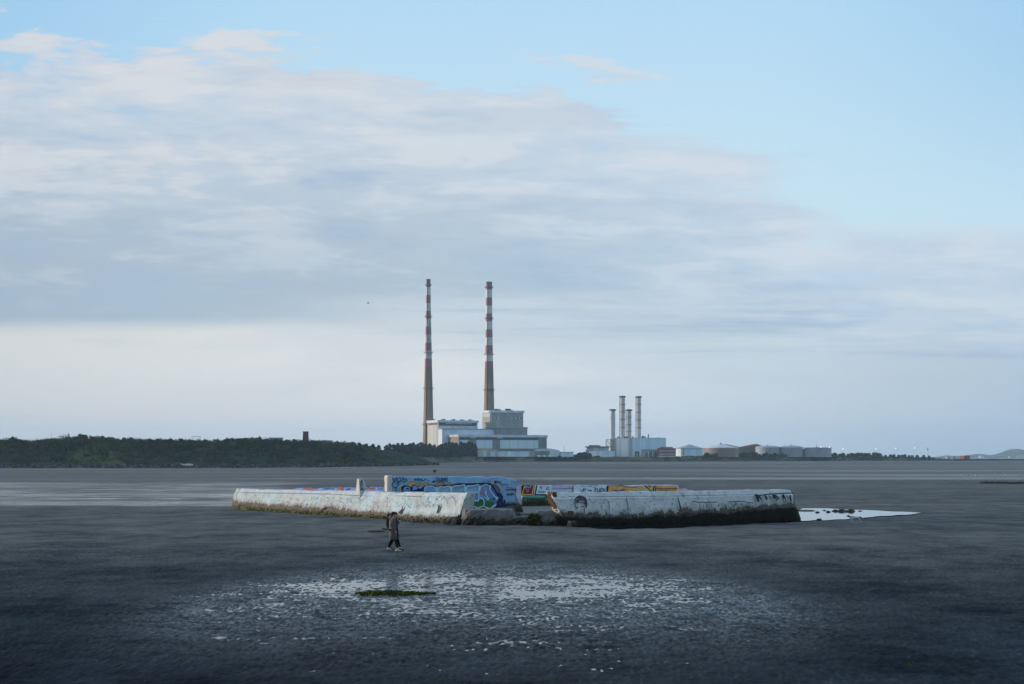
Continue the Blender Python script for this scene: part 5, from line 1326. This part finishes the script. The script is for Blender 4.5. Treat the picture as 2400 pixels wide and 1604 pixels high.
def person(loc, yaw, label, coatc, legc, hairc, shoec, stride=.2, hem=.50, hood=None, arm='pocket', h=1.7, pack=None, group=None):
    k = h/1.7
    root = empty('person', loc, label, 'person', yaw, group); root.scale = (k,k,k)
    A = stride
    # joints: x forward, y left, z up
    hipz = .90; kn = .49
    nodes = [(0,0,.98,.13,.12),(0,0,1.18,.12,.14),(.0,0,1.36,.13,.17),(.03,0,1.50,.055),(.045,0,1.60,.082,.075),(.055,0,1.655,.078,.07),
             (-.01,-.09,hipz,.085),(A*.55,-.09,kn+.01,.055),(A,-.09,.09,.038),(A+.13,-.095,.04,.03),
             (-.01,.09,hipz,.085),(-A*.30,.09,kn,.055),(-A*1.05,.09,.10,.038),(-A*1.05+.12,.095,.04,.03)]
    edges = [(0,1),(1,2),(2,3),(3,4),(4,5),(0,6),(6,7),(7,8),(8,9),(0,10),(10,11),(11,12),(12,13)]
    hands = []
    for s in (-1,1):
        b = len(nodes)
        if arm == 'pocket': pts = [(.0,s*.19,1.41,.055),(-.06,s*.25,1.15,.042),(.06,s*.22,.94,.032)]
        elif arm == 'bent': pts = [(.0,s*.19,1.40,.055),(.03,s*.26,1.15,.045),(.20,s*.11,1.31,.032)]
        else: pts = [(.0,s*.19,1.41,.055),(-.03,s*.25,1.14,.042),(.05,s*.27,.90,.03)]
        nodes += pts; edges += [(2,b),(b,b+1),(b+1,b+2)]
        w = Vector(pts[2][:3]); dr = (w-Vector(pts[1][:3])).normalized()
        nodes.append((*(w+dr*.055),.03,.018)); edges.append((b+2,b+3)); palm = len(nodes)-1
        side = Vector((0,1,0)) if abs(dr.x) > .5 else Vector((1,0,0))
        for fi in range(4):
            base = w+dr*.095+side*(-.027+fi*.018); ln = (.060,.072,.068,.052)[fi]; cr = Vector((0,-s*.3,0)) if arm != 'bent' else Vector((0,0,-.4))
            nodes += [(*base,.0095),(*(base+dr*ln*.55+cr*ln*.2),.0085),(*(base+dr*ln*.85+cr*ln*.6),.0075)]; q = len(nodes)
            edges += [(palm,q-3),(q-3,q-2),(q-2,q-1)]
        tb = w+dr*.03+side*.034; nodes += [(*tb,.0105),(*(tb+dr*.035+side*.016),.0095),(*(tb+dr*.06+side*.012),.008)]; q = len(nodes); edges += [(palm,q-3),(q-3,q-2),(q-2,q-1)]
    skin('body', nodes, edges, M_skin, root)
    # face
    mb = MB(); mb.blob((.132,0,1.595),(.020,.014,.024),7,5); 
    for s in (-1,1): mb.blob((.035,s*.082,1.60),(.02,.012,.032),7,5)
    mb.build('face', M_skin, root, smooth=True)
    mb = MB()
    for s in (-1,1): mb.blob((.118,s*.032,1.625),(.012,.014,.009),7,5)
    mb.blob((.118,0,1.548),(.010,.024,.006),7,5); mb.build('face', simple('face_dark', S(60,38,36), .5, 0), root, smooth=True)
    # trousers
    tn = [(0,0,.97,.15,.15),(-.01,-.09,hipz-.02,.10),(A*.55,-.09,kn+.01,.068),(A,-.09,.13,.050),(-.01,.09,hipz-.02,.10),(-A*.30,.09,kn,.068),(-A*1.05,.09,.14,.050)]
    skin('trousers', tn, [(0,1),(1,2),(2,3),(0,4),(4,5),(5,6)], simple('cloth_legs', legc, .9, .2, 6., .1), root)
    # shoes
    for sx, s, pitch in ((A,-1,0),(-A*1.05,1,.35)):
        mb = MB(); mb.loft([[(sx-.09,s*.09+yy,zz) for yy,zz in ((-.032,.0),(.032,.0),(.03,.07),(-.03,.07))],[(sx-.02,s*.09+yy,zz) for yy,zz in ((-.042,0),(.042,0),(.036,.115),(-.036,.115))],[(sx+.08,s*.09+yy,zz) for yy,zz in ((-.048,0),(.048,0),(.038,.08),(-.038,.08))],[(sx+.18,s*.09+yy,zz) for yy,zz in ((-.034,.005),(.034,.005),(.026,.045),(-.026,.045))]])
        if pitch: mb.v = [((x-sx)*math.cos(pitch)+z*math.sin(pitch)+sx+.02, y, -(x-sx-.17)*math.sin(pitch)+z*math.cos(pitch)) for x,y,z in mb.v]; zm = min(q[2] for q in mb.v); mb.v = [(x,y,z-zm+.002) for x,y,z in mb.v]
        mb.build('shoe', simple('shoe_cloth', shoec, .7, .1, 9.), root, smooth=True)
    # coat: body and sleeves in one mesh
    mb = MB(); cm = simple('coat_cloth', coatc, .92, .22, 7., .1)
    mb.loft([ring(.01,0,hem,.185,.215,22,.02),ring(.0,0,hem+.22,.175,.21,22,.015),ring(-.005,0,.98,.162,.20,22,.01),ring(-.01,0,1.15,.160,.205,22),ring(-.01,0,1.32,.158,.222,22),ring(-.01,0,1.43,.125,.19,22),ring(.01,0,1.49,.082,.10,22),ring(.02,0,1.52,.075,.08,22)])
    for s in (-1,1):
        if arm == 'pocket': P = [(-.01,s*.165,1.42,.08),(-.04,s*.235,1.28,.078),(-.065,s*.255,1.14,.072),(.02,s*.245,1.0,.066),(.07,s*.225,.925,.058)]
        elif arm == 'bent': P = [(-.01,s*.165,1.41,.08),(-.01,s*.245,1.27,.078),(.02,s*.265,1.14,.075),(.11,s*.19,1.20,.066),(.185,s*.12,1.285,.055)]
        else: P = [(-.01,s*.165,1.42,.08),(-.02,s*.24,1.28,.075),(-.03,s*.258,1.14,.068),(.02,s*.268,1.0,.06),(.045,s*.27,.93,.052)]
        rings = []
        for i,(x,y,z,r_) in enumerate(P):
            a = Vector(P[max(0,i-1)][:3]); b = Vector(P[min(len(P)-1,i+1)][:3]); dd = (b-a).normalized(); e = dd.orthogonal().normalized() if False else dd.cross(Vector((0,1,.01))).normalized(); f_ = dd.cross(e)
            rings.append([tuple(Vector((x,y,z))+(e*math.cos(2*math.pi*j/12)+f_*math.sin(2*math.pi*j/12))*r_) for j in range(12)])
        mb.loft(rings)
    mb.build('coat', cm, root, smooth=True)
    if hood:
        mb = MB(); mb.loft([ring(-.06,0,1.40,.10,.15,16),ring(-.10,0,1.46,.10,.15,16),ring(-.10,0,1.52,.08,.12,16),ring(-.09,0,1.56,.045,.08,16)]); mb.build('hood', simple('hood_cloth', hood, .92, .2, 7., .1), root, smooth=True)
    if pack:
        mb = MB(); mb.loft([ring(-.25,0,1.02,.10,.14,16),ring(-.27,0,1.15,.13,.16,16),ring(-.26,0,1.40,.12,.15,16),ring(-.25,0,1.62,.10,.13,16),ring(-.25,0,1.66,.05,.08,16)]); mb.build('rucksack', simple('rucksack_cloth', pack, .9, .2, 7., .1), root, smooth=True)
    mb = MB()
    mb.blob((.02,0,1.64),(.105,.092,.098),14,9,0,.03); mb.blob((-.055,0,1.585),(.055,.075,.085),10,7,0,.05); mb.blob((-.075,0,1.60),(.05,.045,.05),8,6,0,.05)
    mb.build('hair', simple('hair', hairc, .7, .2, 10.), root, smooth=True)
    return root
fx, fy, fz = ground_at(921, 1292.5)
person((fx,fy,fz), R(4), 'person in a long taupe hooded coat and white trainers walking on the sand', S(94,86,85), S(22,22,26), S(24,20,20), S(166,160,160), .20, .50, hood=S(112,100,97))
fx, fy, fz = ground_at(925, 1290.5)
person((fx,fy,fz), R(4), 'person in a dark jacket with a dark rucksack walking behind the taupe coat', S(38,52,62), S(20,21,26), S(24,20,20), S(44,44,50), .24, .62, arm='bent', pack=S(24,38,48), h=1.66)
for px, lab, c, hh in ((1016.6,'distant person in dark blue clothes, left one of the far pair on the sand',S(22,30,44),1.72),(1020.6,'distant person in black clothes, right one of the far pair on the sand',S(12,16,20),1.78)):
    x,y,z = ground_at(px,1111.3); person((x,y,z), R(86), lab, c, S(48,56,62), S(18,18,20), S(60,60,64), .14, .78, arm='down', h=hh)
# dog
x,y,z = ground_at(2003,1229.3)
dog = empty('dog', (x,y,z), 'white and black dog running on the sand beside the tide pool', 'dog', R(180))
dm, t, b = new_mat('dog_fur'); p = coords(t); px_,py_,pz_ = sep(t,p)
n = noise(t, p, 5.5, 3, .5); n2 = noise(t, p, 14., 4, .6)
patch = (n+px_*-.10).sm(.53,.56); rump = px_.sm(-.22,-.26)*pz_.sm(.38,.42); head = px_.sm(.31,.335)
cc = mixc(t, n2.sm(.3,.7), S(150,152,156), S(196,196,198)); cc = mixc(t, (patch*pz_.sm(.30,.36)+rump).cl(), cc, S(24,24,28)); cc = mixc(t, head, cc, S(44,24,26))
setc(t, b.inputs['Base Color'], cc); b.inputs['Roughness'].default_value = .9
dn = [(0,0,.40,.095,.09),(.15,0,.40,.115,.095),(.27,0,.44,.085,.075),(.34,0,.50,.06),(.40,0,.52,.062),(.47,0,.50,.036),(.50,0,.495,.026),
      (-.14,0,.41,.085,.08),(-.27,0,.43,.085,.08),(-.36,0,.44,.03),(-.47,0,.38,.026),(-.56,0,.34,.014)]
de = [(0,1),(1,2),(2,3),(3,4),(4,5),(5,6),(0,7),(7,8),(8,9),(9,10),(10,11)]
def leg(chain, at):
    b0 = len(dn); dn.extend(chain); de.append((at,b0)); de.extend([(b0+i,b0+i+1) for i in range(len(chain)-1)])
leg([(.20,-.06,.30,.05),(.30,-.07,.22,.03),(.24,-.07,.10,.02),(.30,-.07,.03,.02)],1)
leg([(.18,.06,.30,.05),(.14,.07,.20,.03),(.05,.07,.12,.02),(.03,.07,.06,.018)],1)
leg([(-.25,-.06,.32,.062),(-.16,-.07,.22,.036),(-.24,-.07,.13,.022),(-.19,-.07,.03,.02)],8)
leg([(-.29,.06,.33,.062),(-.30,.07,.23,.036),(-.42,.07,.18,.022),(-.45,.07,.10,.018)],8)
skin('body', dn, de, dm, dog)
mb = MB()
for s in (-1,1): mb.blob((.385,s*.058,.505),(.030,.016,.055),8,6)
mb.build('ear', simple('dog_ear', S(26,18,20), .9, .1), dog, smooth=True)
mb = MB(); mb.blob((.528,0,.50),(.014,.014,.012),7,5)
for s in (-1,1): mb.blob((.445,s*.034,.535),(.008,.008,.008),6,4)
mb.build('face', simple('dog_nose', S(14,12,14), .4, 0), dog, smooth=True)
# gulls feeding at the far water's edge
gull = empty('gull', (0,0,0), 'x', 'bird')
M_gw = simple('gull_white', S(232,234,236), .8, .05, 4.); M_gg = simple('gull_grey', S(150,158,166), .8, .05, 4.); M_gl = simple('gull_leg', S(190,130,90), .7, 0)
skin('body', [(0,0,.26,.085),(.14,0,.29,.075),(.22,0,.37,.045),(.26,0,.42,.05),(.33,0,.41,.014),(-.16,0,.27,.05),(-.28,0,.27,.02)], [(0,1),(1,2),(2,3),(3,4),(0,5),(5,6)], M_gw, gull)
for s in (-1,1):
    mb = MB(); mb.blob((-.04,s*.08,.29),(.22,.025,.07),8,6); mb.build('wing', M_gg, gull, smooth=True)
    mb = MB(); mb.tube((.03,s*.04,0),(.02,s*.04,.2),.012,n=5); mb.build('leg', M_gl, gull)
gpos = [(2188,1116.2,.5),(2255,1117,2.6),(2270.6,1114.4,.2),(2289.5,1117.5,3.0),(2327,1115,.4),(2333.8,1114.4,2.9),(2356.8,1118,.1),(2358.2,1115,2.8),(2377,1117.2,.6),(2385.4,1116.6,3.3),(790,1098,.5),(800,1098.6,2.6),(811,1097.9,.2),(829,1098.7,2.9),(857,1098.4,.4)]
for i,(px,py,a) in enumerate(gpos):
    r = gull if i == 0 else copy_tree(gull)
    x,y,z = ground_at(px,py); r.location = (x,y,z); r.rotation_euler = (0,0,a); r.scale = (1.35,)*3
    r['label'] = 'small white gull standing on the wet sand at the far right' if px > 1500 else 'tiny white gull standing on the sand before the headland'
    r['group'] = 'gulls on the right sand' if px > 1500 else 'gulls before the headland'
# birds in the air
M_bird = simple('bird_dark', S(50,56,64), .9, 0)
def flyer(px, py, d, s, label, tilt):
    root = empty('flying_bird', (X(px,d),d,Z(py,d)), label, 'bird', R(20)); root.scale = (s,s,s)
    skin('body', [(0,0,0,.07),(.16,0,.02,.05),(.24,0,.03,.02),(-.18,0,0,.045),(-.30,0,0,.02)], [(0,1),(1,2),(0,3),(3,4)], M_bird, root)
    for q in (-1,1):
        mb = MB(); L_ = [(.08,q*.05,.03),(.12,q*.28,.14+tilt*q),(-.02,q*.60,.20+tilt*1.6*q),(-.10,q*.55,.18+tilt*1.5*q),(-.06,q*.26,.11+tilt*q),(-.08,q*.05,.02)]
        mb.add(L_+[(a,b_,c-.02) for a,b_,c in L_], [(0,1,4,5),(1,2,3,4),(11,10,7,6),(10,9,8,7),(0,6,7,1),(1,7,8,2),(2,8,9,3),(3,9,10,4),(4,10,11,5)])
        mb.build('wing', M_bird, root)
flyer(863, 711, 260, .85, 'small dark bird flying in the sky left of the chimneys', .05)
flyer(1385, 907.5, 500, .5, 'tiny speck of a bird flying above the right power plant', .02)
flyer(2277, 905, 500, .5, 'tiny speck of a bird flying low in the far right sky', -.03)
# seaweed
def weedbed(name, pts, h, n, size, mats, label, seed):
    rg2 = random.Random(seed); mb = MB(); P = [ground_at(*p) for p in pts]; cx = sum(p[0] for p in P)/len(P); cy = sum(p[1] for p in P)/len(P); z0 = zg(cy)-(.05 if 34 < cy < 56 else 0)
    x0 = min(p[0] for p in P); x1 = max(p[0] for p in P); y0 = min(p[1] for p in P); y1 = max(p[1] for p in P)
    for i in range(n):
        f = rg2.random(); x = x0+(x1-x0)*f; w = (y1-y0)/2*(max(0,math.sin(math.pi*min(1,f*1.05)))**.6)*(1-.55*f); y = cy+rg2.uniform(-w,w)
        hh = h*max(0,math.sin(math.pi*min(1,f**.7)))**.8*(1-abs(y-cy)/(w+.01)*.7)*(1-.55*f)
        tuft(mb, (x,y,z0+max(.01,hh*rg2.random())), (.06,.06,.02), 1, size, rg2, tuple(range(len(mats))), -.1)
    root = mb.build(name, mats, off=(cx,cy,z0), loc=(cx,cy,z0)); tag(root, label, 'seaweed'); return root
W1 = [simple('weed_olive', S(86,98,34), .85, .4, 6., .2), simple('weed_dark', S(52,60,22), .85, .4, 6., .2), simple('weed_brown', S(60,56,28), .85, .4, 6., .2)]
weedbed('seaweed_clump', [(838,1388),(1018,1391),(930,1384),(930,1396)], .12, 4200, .075, W1, 'long green clump of seaweed lying in the shallow water', 5)
for pts,lab,sd in (([(864,1247),(898,1248),(880,1244.5),(880,1249.5)],'small green scrap of seaweed left of the walking pair',6),([(895,1241.5),(925,1241.5),(910,1240.3),(910,1243)],'thin strip of seaweed behind the walking pair',7),([(712,1203),(745,1204.5),(728,1202),(728,1206.5)],'dark scrap of seaweed at the foot of the long white wall',8)):
    weedbed('seaweed_scrap', pts, .05, 260, .09, W1, lab, sd)
weedbed('seaweed_bank', [(2312,1134),(2470,1133),(2390,1131.5),(2390,1136.5)], .35, 1500, .35, [simple('weed_black', S(26,30,34), .7, .3, 2., .4)], 'low dark bank of seaweed on the sand at the right edge', 9)
# stones in the pool
for i,(px,py,w,h,lab) in enumerate(((1888,1199.5,1.15,.10,'flat dark slab of stone in the pool beside the wall'),(1916,1203.5,.20,.12,'small dark stone alone in the pool nearest the wall'),(1941,1202.5,.26,.14,'small stone at the left of the stone row in the pool'),(1932,1198.8,.22,.09,'low flat stone at the back of the pool'),(1958,1200.4,.36,.19,'brown stone starting the row of stones in the pool'),(1972,1200.8,.45,.24,'largest dark stone in the row of pool stones'),(1984,1201.2,.28,.16,'middle dark stone in the row of pool stones'),(1994,1201,.42,.27,'tall brown stone at the right of the stone row'),(2016,1200.3,.24,.08,'thin flat stone at the right end of the pool row'),(1920,1219.8,.22,.08,'small low stone near the front edge of the pool'))):
    x,y,z = ground_at(px,py); mb = MB(); g_ = random.Random(i+50); w *= .8; h *= .72; mb.blob((0,0,0),(w,w*.8,h),9,6,0,.2,g_); mb.blob((w*.5,.1,-.02),(w*.5,w*.5,h*.7),8,5,0,.2,g_)
    tag(mb.build('pool_stone', simple('pool_stone', S(62,54,46), .8, .35, 5., .3), loc=(x,y,z+.06)), lab, 'stone', 'stones in the tide pool')
# shingle patch by the gap
rg3 = random.Random(77); mb = MB()
for i in range(520):
    px = rg3.gauss(1010,34); py = rg3.gauss(1221,3.2)
    if py < 1214: continue
    x,y,z = ground_at(px,py); s = rg3.uniform(.02,.055); mb.blob((x,y,z+.01),(s*1.3,s,s*.7),5,4,rg3.choice((0,1)),.2,rg3)
tag(mb.build('shingle', [RK[0],RK[1]]), 'patch of dark shingle at the foot of the white wall', 'shingle', kind='stuff')
# parked cars on the bank
def car(px, d, z, lab, c):
    root = empty('parked_car', (X(px,d),d,z), lab, 'car', R(5), 'cars parked on the right bank')
    pr_ = [(-2.1,.35),(2.1,.35),(2.15,.75),(1.2,.9),(.6,1.42),(-1.2,1.45),(-1.9,.95),(-2.15,.8)]; n_ = len(pr_); mb = MB()
    mb.add([(x,-.85,z_) for x,z_ in pr_]+[(x,.85,z_) for x,z_ in pr_], [tuple(range(n_)),tuple(range(2*n_-1,n_-1,-1))]+[(i,i+n_,(i+1)%n_+n_,(i+1)%n_) for i in range(n_)]); mb.build('body', simple('car_paint', c, .4, .05), root)
    mb = MB()
    mb.add([(-1.1,-.87,.95),(.95,-.87,.95),(.5,-.87,1.36),(-1.05,-.87,1.38)], [(0,1,2,3)]); mb.add([(-1.1,.87,.95),(.95,.87,.95),(.5,.87,1.36),(-1.05,.87,1.38)], [(3,2,1,0)]); mb.build('window', M_dark, root)
    for sx in (-1.35,1.35):
        for sy in (-.9,.7): mb = MB(); mb.tube((sx,sy,.32),(sx,sy+.2,.32),.32,n=12); mb.build('wheel', M_dark, root)
for px,lab in ((1968,'white car parked on the bank below the flat grey tank'),(1994,'pale grey car parked on the bank right of the white car')):
    d = land_d(px)+27; car(px, d, 2.6, lab, S(225,228,230) if px < 1980 else S(170,176,182))
HAZE = .00007
# ---- air ------------------------------------------------------------------
mb = MB(); mb.box(-15500,15500,-120,14500,-14,260)
hm = bpy.data.materials.new('haze_air'); hm.use_nodes = True; t = hm.node_tree
t.nodes.remove(t.nodes['Principled BSDF']); pv = t.nodes.new('ShaderNodeVolumePrincipled')
pv.inputs['Color'].default_value = (.62,.82,1.0,1); pv.inputs['Density'].default_value = HAZE; pv.inputs['Anisotropy'].default_value = 0.0
t.links.new(pv.outputs[0], t.nodes['Material Output'].inputs['Volume'])
tag(mb.build('haze', hm), 'thin evening haze over the bay', 'haze', kind='stuff')
